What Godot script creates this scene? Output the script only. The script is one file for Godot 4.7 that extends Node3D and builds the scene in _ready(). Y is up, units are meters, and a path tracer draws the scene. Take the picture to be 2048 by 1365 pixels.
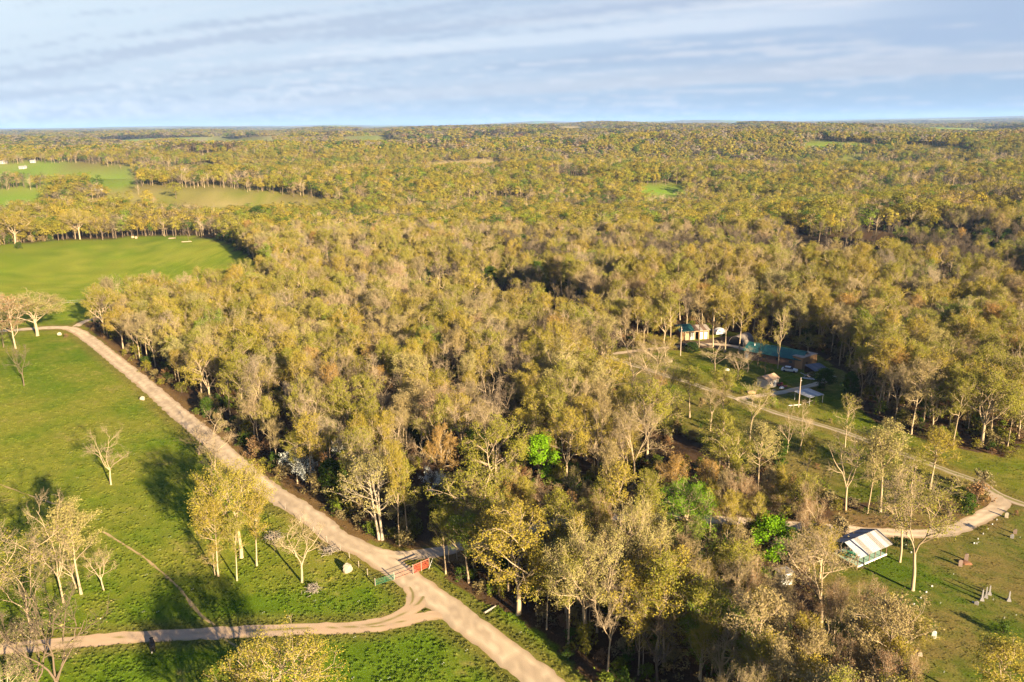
extends Node3D

const EYE := 70.0
const SUN_SIDE := 35.5
const SUN_HIGH := 16.5
const EXPOSURE := 5.3

var rng := RandomNumberGenerator.new()
var n_fine := FastNoiseLite.new()
var n_mid := FastNoiseLite.new()
var n_big := FastNoiseLite.new()
var names := {}
var cam: Camera3D


# ------------------------------------------------------------------ geometry buffer
class Buf:
	var v := PackedVector3Array()
	var n := PackedVector3Array()
	var c := PackedColorArray()
	var u := PackedVector2Array()
	var i := PackedInt32Array()

	func vert(p: Vector3, nn: Vector3, col := Color.WHITE, uv := Vector2.ZERO) -> int:
		v.push_back(p)
		n.push_back(nn)
		c.push_back(col)
		u.push_back(uv)
		return v.size() - 1

	func tri(a: int, b: int, d: int) -> void:      # counter-clockwise seen from outside
		i.push_back(a)
		i.push_back(d)
		i.push_back(b)

	func quad(a: Vector3, b: Vector3, d: Vector3, e: Vector3, col := Color.WHITE) -> void:
		var nn := (b - a).cross(d - a).normalized()
		var k := vert(a, nn, col, Vector2(0, 0))
		vert(b, nn, col, Vector2(1, 0))
		vert(d, nn, col, Vector2(1, 1))
		vert(e, nn, col, Vector2(0, 1))
		tri(k, k + 1, k + 2)
		tri(k, k + 2, k + 3)

	func face3(a: Vector3, b: Vector3, d: Vector3, col := Color.WHITE) -> void:
		var nn := (b - a).cross(d - a).normalized()
		var k := vert(a, nn, col)
		vert(b, nn, col)
		vert(d, nn, col)
		tri(k, k + 1, k + 2)

	func box(t: Transform3D, s: Vector3, col := Color.WHITE) -> void:
		var p := []
		for k in 8:
			p.append(t * Vector3((float(k & 1) - 0.5) * s.x, (float((k >> 1) & 1) - 0.5) * s.y, (float((k >> 2) & 1) - 0.5) * s.z))
		quad(p[0], p[2], p[3], p[1], col)
		quad(p[4], p[5], p[7], p[6], col)
		quad(p[0], p[4], p[6], p[2], col)
		quad(p[1], p[3], p[7], p[5], col)
		quad(p[2], p[6], p[7], p[3], col)
		quad(p[0], p[1], p[5], p[4], col)

	func tube(pts: Array, radii: Array, sides: int, col := Color.WHITE, cap := false) -> void:
		var first := v.size()
		var m := pts.size()
		var side := Vector3.RIGHT
		for k in m:
			var d: Vector3 = (pts[mini(k + 1, m - 1)] - pts[maxi(k - 1, 0)]).normalized()
			if absf(side.dot(d)) > 0.9 or k == 0:
				side = Vector3.RIGHT if absf(d.x) < 0.8 else Vector3.BACK
			var b := d.cross(side).normalized()
			side = b.cross(d).normalized()
			for s in sides:
				var a := TAU * s / sides
				var o := side * cos(a) + b * sin(a)
				vert(pts[k] + o * radii[k], o, col, Vector2(float(s) / sides, k))
		for k in m - 1:
			for s in sides:
				var a0 := first + k * sides + s
				var a1 := first + k * sides + (s + 1) % sides
				tri(a0, a1, a1 + sides)
				tri(a0, a1 + sides, a0 + sides)
		if cap:
			var e: Vector3 = pts[m - 1]
			var dd: Vector3 = (e - pts[m - 2]).normalized()
			var k0 := vert(e, dd, col)
			for s in sides:
				vert(v[first + (m - 1) * sides + s], dd, col)
			for s in sides:
				tri(k0, k0 + 1 + s, k0 + 1 + (s + 1) % sides)

	func leaf(p: Vector3, nn: Vector3, size: float, spin: float, col: Color) -> void:
		var a := nn.cross(Vector3.UP if absf(nn.y) < 0.9 else Vector3.RIGHT).normalized()
		var b := nn.cross(a)
		var x := (a * cos(spin) + b * sin(spin)) * size
		var y := (b * cos(spin) - a * sin(spin)) * size * 0.62
		var k := v.size()
		v.push_back(p - x)
		v.push_back(p - y + nn * size * 0.12)
		v.push_back(p + x)
		v.push_back(p + y + nn * size * 0.12)
		for q in 4:
			n.push_back(nn)
			c.push_back(col)
			u.push_back(Vector2.ZERO)
		i.append_array([k, k + 2, k + 1, k, k + 3, k + 2])

	func arrays() -> Array:
		var a := []
		a.resize(Mesh.ARRAY_MAX)
		a[Mesh.ARRAY_VERTEX] = v
		a[Mesh.ARRAY_NORMAL] = n
		a[Mesh.ARRAY_COLOR] = c
		a[Mesh.ARRAY_TEX_UV] = u
		a[Mesh.ARRAY_INDEX] = i
		return a

	func mesh() -> ArrayMesh:
		var m := ArrayMesh.new()
		m.add_surface_from_arrays(Mesh.PRIMITIVE_TRIANGLES, arrays())
		return m


# ------------------------------------------------------------------ naming and tagging
func numbered(called: String) -> String:
	var k: int = names.get(called, 0)
	names[called] = k + 1
	return called if k == 0 else "%s_%03d" % [called, k]


func thing(called: String, label: String, category: String, at: Vector3, turn := 0.0, group := "") -> Node3D:
	var o := Node3D.new()
	o.name = numbered(called)
	add_child(o)
	o.position = at
	o.rotation.y = turn
	o.set_meta("label", label)
	o.set_meta("category", category)
	if group:
		o.set_meta("group", group)
	return o


func part(called: String, mesh: Mesh, mat: Material, parent: Node3D) -> MeshInstance3D:
	var o := MeshInstance3D.new()
	o.mesh = mesh
	o.material_override = mat
	o.name = called
	parent.add_child(o, true)
	if parent != self:
		var k: int = parent.get_meta("n_" + called, 0)
		parent.set_meta("n_" + called, k + 1)
		if k:
			o.name = "%s_%03d" % [called, k]
	return o


func single(called: String, mesh: Mesh, mat: Material, at: Vector3, label: String, category: String, turn := 0.0, group := "") -> MeshInstance3D:
	var o := part(numbered(called), mesh, mat, self)
	o.position = at
	o.rotation.y = turn
	o.set_meta("label", label)
	o.set_meta("category", category)
	if group:
		o.set_meta("group", group)
	return o


func setting(called: String, mesh: Mesh, mat: Material, label: String) -> MeshInstance3D:
	var o := part(called, mesh, mat, self)
	o.set_meta("kind", "structure")
	o.set_meta("label", label)
	return o


func bx(called: String, size: Vector3, at: Vector3, mat: Material, parent: Node3D, turn := Vector3.ZERO) -> MeshInstance3D:
	var b := Buf.new()
	b.box(Transform3D.IDENTITY, size)
	var o := part(called, b.mesh(), mat, parent)
	o.position = at
	o.rotation = turn
	return o


func rod(called: String, a: Vector3, b: Vector3, r: float, mat: Material, parent: Node3D, sides := 6) -> MeshInstance3D:
	var f := Buf.new()
	f.tube([a, b], [r, r], sides, Color.WHITE, true)
	return part(called, f.mesh(), mat, parent)


# ------------------------------------------------------------------ materials
func lin(r: float, g: float, b: float) -> Color:
	return Color(r, g, b).linear_to_srgb()


func noise_tex(freq: float, lo: float, hi: float, seed_: int, size := 256, octaves := 4) -> NoiseTexture2D:
	var n := FastNoiseLite.new()
	n.noise_type = FastNoiseLite.TYPE_SIMPLEX_SMOOTH
	n.frequency = freq
	n.fractal_octaves = octaves
	n.seed = seed_
	var t := NoiseTexture2D.new()
	t.width = size
	t.height = size
	t.seamless = true
	t.noise = n
	var g := Gradient.new()
	g.set_color(0, Color(lo, lo, lo))
	g.set_color(1, Color(hi, hi, hi))
	t.color_ramp = g
	return t


func paint(r: float, g: float, b: float, rough := 0.9, tex: Texture2D = null, scale := 1.0) -> StandardMaterial3D:
	var m := StandardMaterial3D.new()
	m.albedo_color = lin(r, g, b)
	m.roughness = rough
	m.metallic_specular = 0.3
	if tex:
		m.albedo_texture = tex
		m.uv1_triplanar = true
		m.uv1_world_triplanar = true
		m.uv1_scale = Vector3.ONE * scale
	return m


func leaf_mat(r: float, g: float, b: float, through := 0.5) -> StandardMaterial3D:
	var m := StandardMaterial3D.new()
	m.albedo_color = lin(r, g, b)
	m.vertex_color_use_as_albedo = true
	m.roughness = 0.75
	m.metallic_specular = 0.2
	m.backlight_enabled = true
	m.backlight = Color(through, through, through).linear_to_srgb()
	return m


# ------------------------------------------------------------------ terrain
func ss(a: float, b: float, x: float) -> float:
	return smoothstep(a, b, x)


func relief(x: float, z: float) -> float:
	var d := sqrt(x * x + z * z)
	var r := ss(240, 650, d)
	var h := r * (6.0 * sin(x / 140 + 0.7) * cos(z / 190 + 0.4) + 5.0 * sin((x + z) / 260 + 1.3))
	h += ss(420, 800, d) * 11.0 * sin(z / 92 + 0.9 * sin(x / 210)) * (1 - ss(2500, 4000, d))
	h += ss(900, 1800, d) * 27.0 * sin(z / 150 + 0.8 * sin(x / 330 + 1)) * (1 - 0.6 * ss(5000, 8000, d))
	var u := z + 365 + 0.10 * x
	h += -(5.0 * ss(-90, 10, x) + 5.0 * ss(20, 130, x)) * exp(-pow(u / (48.0 if u > 0 else 95.0), 2)) * (1 - ss(420, 560, x))
	h += 8.0 * exp(-pow((z + 303 + 0.10 * x) / 30.0, 2)) * ss(-30, 60, x) * (1 - ss(420, 560, x))
	h += ss(1400, 5200, d) * (26 + 10 * sin(x / 900 + 0.5) + 5 * sin(x / 430 + z / 700)) * (1 - 0.75 * ss(500, 2200, x))
	h += ss(6000, 15000, d) * 22.0 + ss(13500, 18500, d) * (62 + 24 * sin(x / 1700) + 12 * sin(x / 630 + 1))
	return h


func ground_y(x: float, z: float) -> float:
	return relief(x, z) + 0.13 * n_mid.get_noise_2d(x * 2.2, z * 2.2) * (1.0 - ss(300, 500, -z))


func on(x: float, z: float, up := 0.0) -> Vector3:
	return Vector3(x, ground_y(x, z) + up, z)


# ------------------------------------------------------------------ plan of the place (metres)
var clearings := []          # [polygon, Rect2, colour kind]
var roads := []              # [points, half width, shoulder]
var road_cells := {}


func clearing(kind: String, pts: PackedVector2Array) -> void:
	var r := Rect2(pts[0], Vector2.ZERO)
	for p in pts:
		r = r.expand(p)
	clearings.append([pts, r, kind])


func clearing_at(x: float, z: float) -> String:
	var p := Vector2(x, z)
	for c in clearings:
		if c[1].has_point(p) and Geometry2D.is_point_in_polygon(p, c[0]):
			return c[2]
	return ""


func spline(pts: PackedVector2Array, step: float) -> PackedVector2Array:
	var out := PackedVector2Array()
	for k in pts.size() - 1:
		var a := pts[maxi(k - 1, 0)]
		var b := pts[k]
		var c := pts[k + 1]
		var d := pts[mini(k + 2, pts.size() - 1)]
		var m := maxi(1, int(b.distance_to(c) / step))
		for s in m:
			out.push_back(b.cubic_interpolate(c, a, d, float(s) / m))
	out.push_back(pts[pts.size() - 1])
	return out


func road_line(pts: PackedVector2Array, half: float) -> PackedVector2Array:
	var line := spline(pts, 1.2)
	for p in line:
		var key := Vector2i(int(floor(p.x / 8)), int(floor(p.y / 8)))
		if not road_cells.has(key):
			road_cells[key] = []
		road_cells[key].append(Vector3(p.x, p.y, half))
	return line


func road_gap(x: float, z: float) -> float:      # metres from the nearest road edge, up to about 8
	if z < -330 or absf(x) > 230:
		return 9.0
	var best := 9.0
	var kx := int(floor(x / 8))
	var kz := int(floor(z / 8))
	for a in range(kx - 1, kx + 2):
		for b in range(kz - 1, kz + 2):
			var cell = road_cells.get(Vector2i(a, b))
			if cell != null:
				for p: Vector3 in cell:
					best = minf(best, sqrt((p.x - x) * (p.x - x) + (p.y - z) * (p.y - z)) - p.z)
	return best


func far_field(x: float, z: float) -> float:      # over 0: open farmland far out
	var d := sqrt(x * x + z * z)
	if d < 1900:
		return -1.0
	return n_big.get_noise_2d(x * 0.30, z * 0.16) - 0.30 + 0.12 * ss(2500, 6000, d) + 0.10 * ss(400, 2500, x)


func ragged(x: float, z: float, d: float) -> Vector2:      # uneven margins for the far fields
	var k := 30.0 * ss(500, 1000, d)
	if k <= 0.0:
		return Vector2(x, z)
	return Vector2(x + k * n_mid.get_noise_2d(x * 0.35, z * 0.35), z + k * n_mid.get_noise_2d(x * 0.35 + 400, z * 0.35))


func hollow_shade(x: float, z: float) -> float:      # valley band: bare, late-leafing trees, with its shade put into ground and tree colours
	var u := z + 418 + 0.10 * x
	return ss(-60, 20, x) * (0.5 + 0.5 * ss(60, 140, x)) * exp(-pow(u / 50.0, 4)) * (1 - ss(450, 560, x))


func wooded(x: float, z: float) -> bool:
	var d := sqrt(x * x + z * z)
	var q := ragged(x, z, d)
	if clearing_at(q.x, q.y) != "":
		return false
	if d > 300 and d < 2200:
		var gap := n_big.get_noise_2d(x * 1.1 + 300, z * 2.3)
		if gap > 0.37:
			return false
	if x > -45 and x < 500 and absf(z + 366 + 0.10 * x + 6.0 * sin(x / 31)) < 13.0 + 6 * sin(x / 47) + 8.0 * ss(90, 170, x):
		return false
	return far_field(x, z) < 0.0


func colour_of_ground(x: float, z: float) -> Color:
	var f := n_fine.get_noise_2d(x, z)
	var m := n_mid.get_noise_2d(x, z)
	var b := n_big.get_noise_2d(x * 3.0, z * 3.0)
	var near := -z < 700
	var jx := x + 1.6 * n_mid.get_noise_2d(x * 3 + 50, z * 3) if near else x
	var jz := z + 1.6 * n_mid.get_noise_2d(x * 3, z * 3 + 90) if near else z
	if not near:
		var q := ragged(x, z, sqrt(x * x + z * z))
		jx = q.x
		jz = q.y
	var kind := clearing_at(jx, jz)
	var lush := Color(0.118, 0.190, 0.013)
	var olive := Color(0.235, 0.240, 0.032)
	var dry := Color(0.300, 0.235, 0.085)
	var litter := Color(0.078, 0.050, 0.028).lerp(Color(0.115, 0.068, 0.036), clampf(0.5 + m, 0, 1))
	var c := litter
	match kind:
		"pasture":
			var t := clampf(0.55 + 0.75 * m + 0.5 * b + 0.35 * f - 0.35 * ss(-125, -95, z) + 0.12 * ss(-140, -200, z), 0, 1)
			c = lush.lerp(olive, t)
			c = c.lerp(dry, 0.55 * ss(0.32, 0.62, m * 0.6 + f * 0.6))
		"meadow":
			c = Color(0.190, 0.262, 0.018).lerp(Color(0.300, 0.315, 0.036), clampf(0.5 + 0.7 * b + 0.6 * m + 0.3 * f + 0.16 * sin((x * 0.5 + z) * 0.55 + 2 * m), 0, 1))
		"yard":
			c = Color(0.130, 0.165, 0.014).lerp(Color(0.240, 0.205, 0.042), clampf(0.45 + 0.9 * m + 0.5 * f + 0.35 * b, 0, 1))
		"shaded_gully":
			c = Color(0.050, 0.038, 0.024)  # shade between the trees put into the litter colour
		"brushy":
			c = Color(0.105, 0.125, 0.016).lerp(Color(0.22, 0.17, 0.050), clampf(0.42 + 0.9 * m + 0.5 * f, 0, 1))
		"dirt":
			c = Color(0.20, 0.14, 0.09).lerp(Color(0.15, 0.10, 0.06), clampf(0.5 + m + f, 0, 1))
		"churchyard":
			c = Color(0.092, 0.145, 0.013).lerp(Color(0.215, 0.165, 0.050), clampf(0.48 + 0.95 * m + 0.6 * f + 0.2 * b, 0, 1))
		"rough":
			c = Color(0.120, 0.125, 0.022).lerp(Color(0.23, 0.150, 0.060), clampf(0.5 + m + 0.6 * f, 0, 1))
		"paddock":
			c = Color(0.20, 0.21, 0.035).lerp(Color(0.36, 0.29, 0.10), clampf(0.5 + m + b, 0, 1))
		"hay":
			c = Color(0.19, 0.30, 0.03).lerp(Color(0.28, 0.30, 0.055), clampf(0.5 + b, 0, 1))
		"straw":
			c = Color(0.42, 0.33, 0.16)
		_:
			if far_field(x, z) > 0.0:
				c = Color(0.20, 0.30, 0.05).lerp(Color(0.46, 0.36, 0.16), ss(-0.2, 0.4, n_big.get_noise_2d(x * 0.5 + 999, z * 0.4)))
			elif -z > 480:
				c = c.lerp(Color(0.20, 0.165, 0.052), ss(480, 900, -z))
	c = c.lerp(Color(0.045, 0.034, 0.022), 0.9 * hollow_shade(x, z))  # valley shade painted into the ground
	if near:
		var g := road_gap(x, z)
		if g < 4.5 and kind != "dirt":
			var edge := (1.0 - ss(0.2, 3.8, g + 1.5 * m)) * (0.75 if kind == "" else 0.45)
			c = c.lerp(Color(0.235, 0.145, 0.055), edge)
	var k := 1.0 + 0.22 * f
	return Color(c.r * k, c.g * k, c.b * k)


# ------------------------------------------------------------------ trees
func squash(p: Vector3, centre: Vector3, size: Vector3) -> float:
	return ((p - centre) / size).length()


func reach(from: Vector3, dir: Vector3, centre: Vector3, size: Vector3) -> float:
	var o := (from - centre) / size
	var d := dir / size
	var a := d.dot(d)
	var b := 2 * o.dot(d)
	var c := o.dot(o) - 1
	var q := b * b - 4 * a * c
	if q <= 0:
		return 0.6
	return maxf(0.6, (-b + sqrt(q)) / (2 * a))


func bend(from: Vector3, dir: Vector3, length: float, steps: int, wild: float, lift: float) -> Array:
	var pts := [from]
	var d := dir
	for k in steps:
		d = (d + Vector3(rng.randfn(), rng.randfn(), rng.randfn()) * wild + Vector3.UP * lift).normalized()
		pts.append(pts[k] + d * length / steps)
	return pts


func along(pts: Array, t: float) -> Vector3:
	var f := t * (pts.size() - 1)
	var k := mini(int(f), pts.size() - 2)
	return (pts[k] as Vector3).lerp(pts[k + 1], f - k)


func taper(m: int, a: float, b: float) -> Array:
	var out := []
	for k in m:
		out.append(lerpf(a, b, pow(float(k) / (m - 1), 0.8)))
	return out


func turned(dir: Vector3, angle: float) -> Vector3:
	var axis := dir.cross(Vector3(rng.randfn(), rng.randfn(), rng.randfn())).normalized()
	return dir.rotated(axis, angle)


func leaves_round(b: Buf, p: Vector3, heart: Vector3, count: int, spread: float, size: float) -> void:
	var out := (p - heart).normalized()
	for k in count:
		var o := Vector3(rng.randfn(), rng.randfn() * 0.8, rng.randfn()) * spread
		var nn := (out * 0.55 + Vector3.UP * 0.25 + Vector3(rng.randfn(), rng.randfn(), rng.randfn()) * 0.75).normalized()
		var w := 0.80 + 0.40 * rng.randf()
		b.leaf(p + o, nn, size * (0.65 + 0.7 * rng.randf()), rng.randf() * TAU, Color(w * (0.94 + 0.12 * rng.randf()), w, w * (0.85 + 0.3 * rng.randf())))


# how: tall, wide, start (share of the height below the crown), fork, limbs, subs, twigs, leaves (per twig), leaf, spread, wild, lift, thick, fine (twig radius), sides
func grow(seed_: int, how: Dictionary) -> Dictionary:
	rng.seed = seed_
	var wood := Buf.new()
	var crown := Buf.new()
	var tall: float = how.tall
	var wide: float = how.wide
	var low: float = how.start * tall
	var centre := Vector3(rng.randfn() * 0.06 * wide, (low + tall) * 0.5, rng.randfn() * 0.06 * wide)
	var size := Vector3(wide, (tall - low) * 0.52, wide)
	var thick: float = how.thick
	var fine: float = how.fine
	var sides: int = how.sides
	var wild: float = how.wild
	var leaders := []
	var count: int = how.stems
	for s in count:
		var foot := Vector3.ZERO if count == 1 else Vector3(cos(TAU * s / count), 0, sin(TAU * s / count)) * thick * 1.3
		var top_y: float = low * 1.05 if how.fork > 0 else tall * 0.93
		var lean := Vector3(rng.randfn() * 0.035, 1, rng.randfn() * 0.035) + foot * 0.12
		var trunk := bend(foot + Vector3.DOWN * 0.5, lean.normalized(), top_y + 0.5, 3 if sides < 5 else 7, wild * 0.16, 0.05)
		var end_r := thick * 0.62 if how.fork > 0 else fine * 1.6
		var radii := taper(trunk.size(), thick, end_r)
		radii[0] = thick * 1.35
		wood.tube(trunk, radii, sides)
		if how.fork > 0:
			for f in how.fork:
				var az: float = TAU * (f + rng.randf() * 0.5) / how.fork
				var tilt := rng.randf_range(0.25, 0.75) if f else 0.12
				var d := Vector3(cos(az) * sin(tilt), cos(tilt), sin(az) * sin(tilt))
				var from: Vector3 = along(trunk, rng.randf_range(0.82, 1.0))
				var length := reach(from, d, centre, size) * rng.randf_range(0.8, 0.95)
				var pts := bend(from, d, length, 3 if sides < 5 else 6, wild * 0.7, 0.06)
				wood.tube(pts, taper(pts.size(), thick * rng.randf_range(0.38, 0.55), fine * 1.8), maxi(3, sides - 2))
				leaders.append([pts, thick * 0.45, 0.18])
		else:
			leaders.append([trunk, thick * 0.6, how.start])
	var limbs: int = how.limbs
	var golden := rng.randf() * TAU
	for k in limbs:
		var led: Array = leaders[k % leaders.size()]
		var t := lerpf(led[2], 0.96, pow((k + rng.randf()) / limbs, 0.85))
		var from: Vector3 = along(led[0], t)
		golden += 2.4
		var rise: float = how.rise + 0.5 * t + rng.randfn() * 0.2
		var flat := Vector3(cos(golden), 0, sin(golden))
		if leaders.size() > 1:
			flat = (flat + Vector3(from.x - centre.x, 0, from.z - centre.z).normalized() * 0.6).normalized()
		var d := (flat * cos(rise) + Vector3.UP * sin(rise)).normalized()
		var length := reach(from, d, centre, size) * rng.randf_range(0.72, 1.08)
		if rng.randf() < 0.12:
			length *= 1.2
		var pts := bend(from, d, length, 2 if sides < 5 else 5, wild, how.lift)
		var r0: float = maxf(fine * 1.6, minf(led[1] * (1.05 - t * 0.6), 0.028 * length + fine))
		wood.tube(pts, taper(pts.size(), r0, fine * 1.2), maxi(3, sides - 3))
		if how.subs == 0:
			for q in 5:
				leaves_round(crown, along(pts, rng.randf_range(0.35, 1.0)), centre, how.leaves, how.spread, how.leaf)
			continue
		for s in how.subs:
			var ts := lerpf(0.28, 1.0, (s + rng.randf()) / how.subs)
			var p0 := along(pts, ts)
			var dir := (along(pts, minf(1.0, ts + 0.1)) - along(pts, ts - 0.1)).normalized()
			var d2: Vector3 = (turned(dir, rng.randf_range(0.45, 1.0)) + Vector3.UP * how.lift * 1.5).normalized()
			var l2 := length * rng.randf_range(0.28, 0.5) * (1.15 - 0.5 * ts)
			l2 = clampf(l2, 0.5, 3.2)
			var p2 := bend(p0, d2, l2, 1 if sides < 5 else 3, wild * 1.2, how.lift)
			if sides >= 5 or s % 2 == 0:
				wood.tube(p2, taper(p2.size(), fine * 1.5, fine * 0.8), 3)
			if how.twigs == 0:
				for q in 3:
					leaves_round(crown, along(p2, rng.randf_range(0.3, 1.0)), centre, how.leaves, how.spread, how.leaf)
				continue
			for w in how.twigs:
				var tw := lerpf(0.2, 1.0, (w + rng.randf()) / how.twigs)
				var p3 := along(p2, tw)
				var d3 := (turned((p2[p2.size() - 1] - p2[0]).normalized(), rng.randf_range(0.4, 1.1)) + Vector3.UP * 0.15).normalized()
				var l3: float = rng.randf_range(0.55, 1.25) * how.twig
				var q3 := bend(p3, d3, l3, 2, wild * 1.2, 0.05)
				wood.tube(q3, [fine * 0.8, fine * 0.65, fine * 0.45], 3)
				if how.get("spray", 0) > 0:
					for y in how.spray:
						var p4 := along(q3, rng.randf_range(0.3, 1.0))
						wood.tube([p4, p4 + (turned(d3, rng.randf_range(0.4, 0.9)) + Vector3.UP * 0.1) * rng.randf_range(0.35, 0.8)], [fine * 0.5, fine * 0.35], 3)
				if how.leaves > 0 and rng.randf() < how.get("leafy", 1.0):
					leaves_round(crown, along(q3, 0.75), centre, how.leaves, how.spread, how.leaf)
	return {"wood": wood, "crown": crown}


# a plainer tree for the distance: a lumpy crown of leaf sprays round a trunk with a few limbs
func grow_far(seed_: int, tall: float, wide: float, start: float, lumps: int, per: int, leaf: float, limbs: int) -> Dictionary:
	rng.seed = seed_
	var wood := Buf.new()
	var crown := Buf.new()
	var low := start * tall
	var size := Vector3(wide, (tall - low) * 0.5, wide)
	var centre := Vector3(0, low + size.y, 0)
	var trunk := bend(Vector3.DOWN * 1.5, Vector3.UP, tall * 0.8 + 1.5, 3, 0.03, 0.05)
	wood.tube(trunk, taper(4, tall * 0.015 + 0.02, 0.05), 4 if limbs else 3)
	for k in limbs:
		var d := Vector3(rng.randfn(), rng.randf_range(0.2, 1.0), rng.randfn()).normalized()
		var from := along(trunk, rng.randf_range(0.4, 0.95))
		wood.tube(bend(from, d, reach(from, d, centre, size) * rng.randf_range(0.75, 1.05), 2, 0.15, 0.08), [0.10, 0.07, 0.03], 3)
	for k in lumps:
		var y := lerpf(-0.75, 0.8, (k + rng.randf()) / lumps)
		var az := rng.randf() * TAU
		var ring := sqrt(maxf(0.05, 1 - y * y)) * rng.randf_range(0.45, 0.82)
		var at := Vector3(cos(az) * ring, y * 0.85, sin(az) * ring)
		var rad := wide * rng.randf_range(0.26, 0.44)
		for q in per:
			var o := Vector3(rng.randfn(), rng.randfn(), rng.randfn()).normalized()
			if o.y < -0.4:
				o.y = -o.y
			var p := centre + at * size + o * rad * rng.randf_range(0.75, 1.05)
			var nn := (o * 0.75 + (p - centre).normalized() * 0.5 + Vector3.UP * 0.15 + Vector3(rng.randfn(), rng.randfn(), rng.randfn()) * 0.32).normalized()
			var w := 0.85 + 0.3 * rng.randf()
			crown.leaf(p, nn, leaf * (0.7 + 0.6 * rng.randf()), rng.randf() * TAU, Color(w, w, w * (0.85 + 0.3 * rng.randf())))
	return {"wood": wood, "crown": crown}


func joined(made: Dictionary, bark: Material, leaf: Material) -> ArrayMesh:
	var m := ArrayMesh.new()
	m.add_surface_from_arrays(Mesh.PRIMITIVE_TRIANGLES, made.wood.arrays())
	m.surface_set_material(0, bark)
	if made.crown.v.size():
		m.add_surface_from_arrays(Mesh.PRIMITIVE_TRIANGLES, made.crown.arrays())
		m.surface_set_material(1, leaf)
	return m


func scatter(called: String, mesh: Mesh, where: Array, tints: Array, parent: Node3D) -> void:
	if where.is_empty():
		return
	var mm := MultiMesh.new()
	mm.transform_format = MultiMesh.TRANSFORM_3D
	mm.use_colors = true
	mm.mesh = mesh
	mm.instance_count = where.size()
	for k in where.size():
		mm.set_instance_transform(k, where[k])
		mm.set_instance_color(k, tints[k])
	var o := MultiMeshInstance3D.new()
	o.multimesh = mm
	o.name = called
	o.set_meta("kind", "stuff")
	parent.add_child(o, true)


func on_picture(p: Vector3) -> Vector3:      # x and y in -1..1 inside the frame, z the distance ahead
	var q := cam.transform.affine_inverse() * p
	var half := tan(deg_to_rad(cam.fov / 2))
	return Vector3(q.x / (-q.z * half * 1.5), q.y / (-q.z * half), -q.z)


# ------------------------------------------------------------------ sky
func make_sky() -> Sky:
	var w := 2048
	var h := 1024
	var data := PackedByteArray()
	data.resize(w * h * 3)
	var a := FastNoiseLite.new()
	a.seed = 11
	a.frequency = 1.0
	a.fractal_octaves = 5
	var b := FastNoiseLite.new()
	b.seed = 5
	b.frequency = 1.0
	b.fractal_octaves = 4
	var sd := sin(deg_to_rad(-60.0))
	var cd := cos(deg_to_rad(-60.0))
	for y in h:
		var up := (0.5 - (y + 0.5) / h) * PI
		if up < -0.02:
			for x in w:
				var k := (y * w + x) * 3
				data[k] = 120
				data[k + 1] = 122
				data[k + 2] = 105
			continue
		var su := sin(maxf(up, 0.002))
		for x in w:
			var az := wrapf((x + 0.5) / w * TAU, -PI, PI)      # 0 straight ahead, positive to the right
			var r := 1.0 / (su + 0.035)
			var px := sin(az) * r
			var pz := cos(az) * r
			var across := px * cd - pz * sd
			var length := px * sd + pz * cd
			var fine := a.get_noise_2d(length * 0.30 + 9, across * 1.7) * 0.6 + b.get_noise_2d(length * 0.9, across * 4.5) * 0.4
			var wave := a.get_noise_2d(length * 0.03, across * 0.12)
			var mid := b.get_noise_2d(length * 0.10 + 40, across * 0.5)
			var edge := across + 0.6 * wave + 0.5 * mid + 0.35 * fine
			var left := pow(clampf(0.5 - sin(az) * 0.95, 0, 1), 1.15)
			var t := up / (PI / 2)
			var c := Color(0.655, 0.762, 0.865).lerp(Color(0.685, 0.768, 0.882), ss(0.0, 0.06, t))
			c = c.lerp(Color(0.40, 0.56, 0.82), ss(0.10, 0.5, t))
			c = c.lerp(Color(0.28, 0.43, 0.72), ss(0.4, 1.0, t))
			var low := 1 - ss(0.09, 0.4, t)
			c = c.lerp(Color(0.785, 0.815, 0.872), 0.85 * ss(9.0, 11.2, edge) * (1 - ss(12.0, 12.5, edge)))
			c = c.lerp(Color(0.83, 0.86, 0.915), 0.8 * ss(0.0, 0.38, fine + 0.4 * mid) * low)
			c = c.lerp(Color(0.735, 0.79, 0.888), 0.75 * (1 - ss(5.5, 6.4, edge)) * low * ss(-0.4, 0.2, mid + fine))
			c = c.lerp(Color(0.900, 0.935, 0.985), 0.7 * ss(5.8, 6.5, edge) * (1 - ss(6.9, 7.2, edge)) * (1 - ss(0.25, 0.55, az)))
			var pale := Color(0.835, 0.897, 0.955).lerp(Color(0.885, 0.952, 0.997), ss(0.02, 0.08, t))
			pale = pale.lerp(Color(0.90, 0.945, 0.992), ss(0.0, 0.4, fine + 0.6 * wave))
			pale = pale.lerp(Color(0.765, 0.825, 0.90), 0.85 * ss(0.02, 0.34, mid * 0.8 - 0.9 * fine))
			c = c.lerp(pale, 0.93 * left * low)
			var k := (y * w + x) * 3
			data[k] = int(clampf(c.r, 0, 1) * 255)
			data[k + 1] = int(clampf(c.g, 0, 1) * 255)
			data[k + 2] = int(clampf(c.b, 0, 1) * 255)
	var im := Image.create_from_data(w, h, false, Image.FORMAT_RGB8, data)
	var m := PanoramaSkyMaterial.new()
	m.panorama = ImageTexture.create_from_image(im)
	var s := Sky.new()
	s.sky_material = m
	return s


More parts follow.
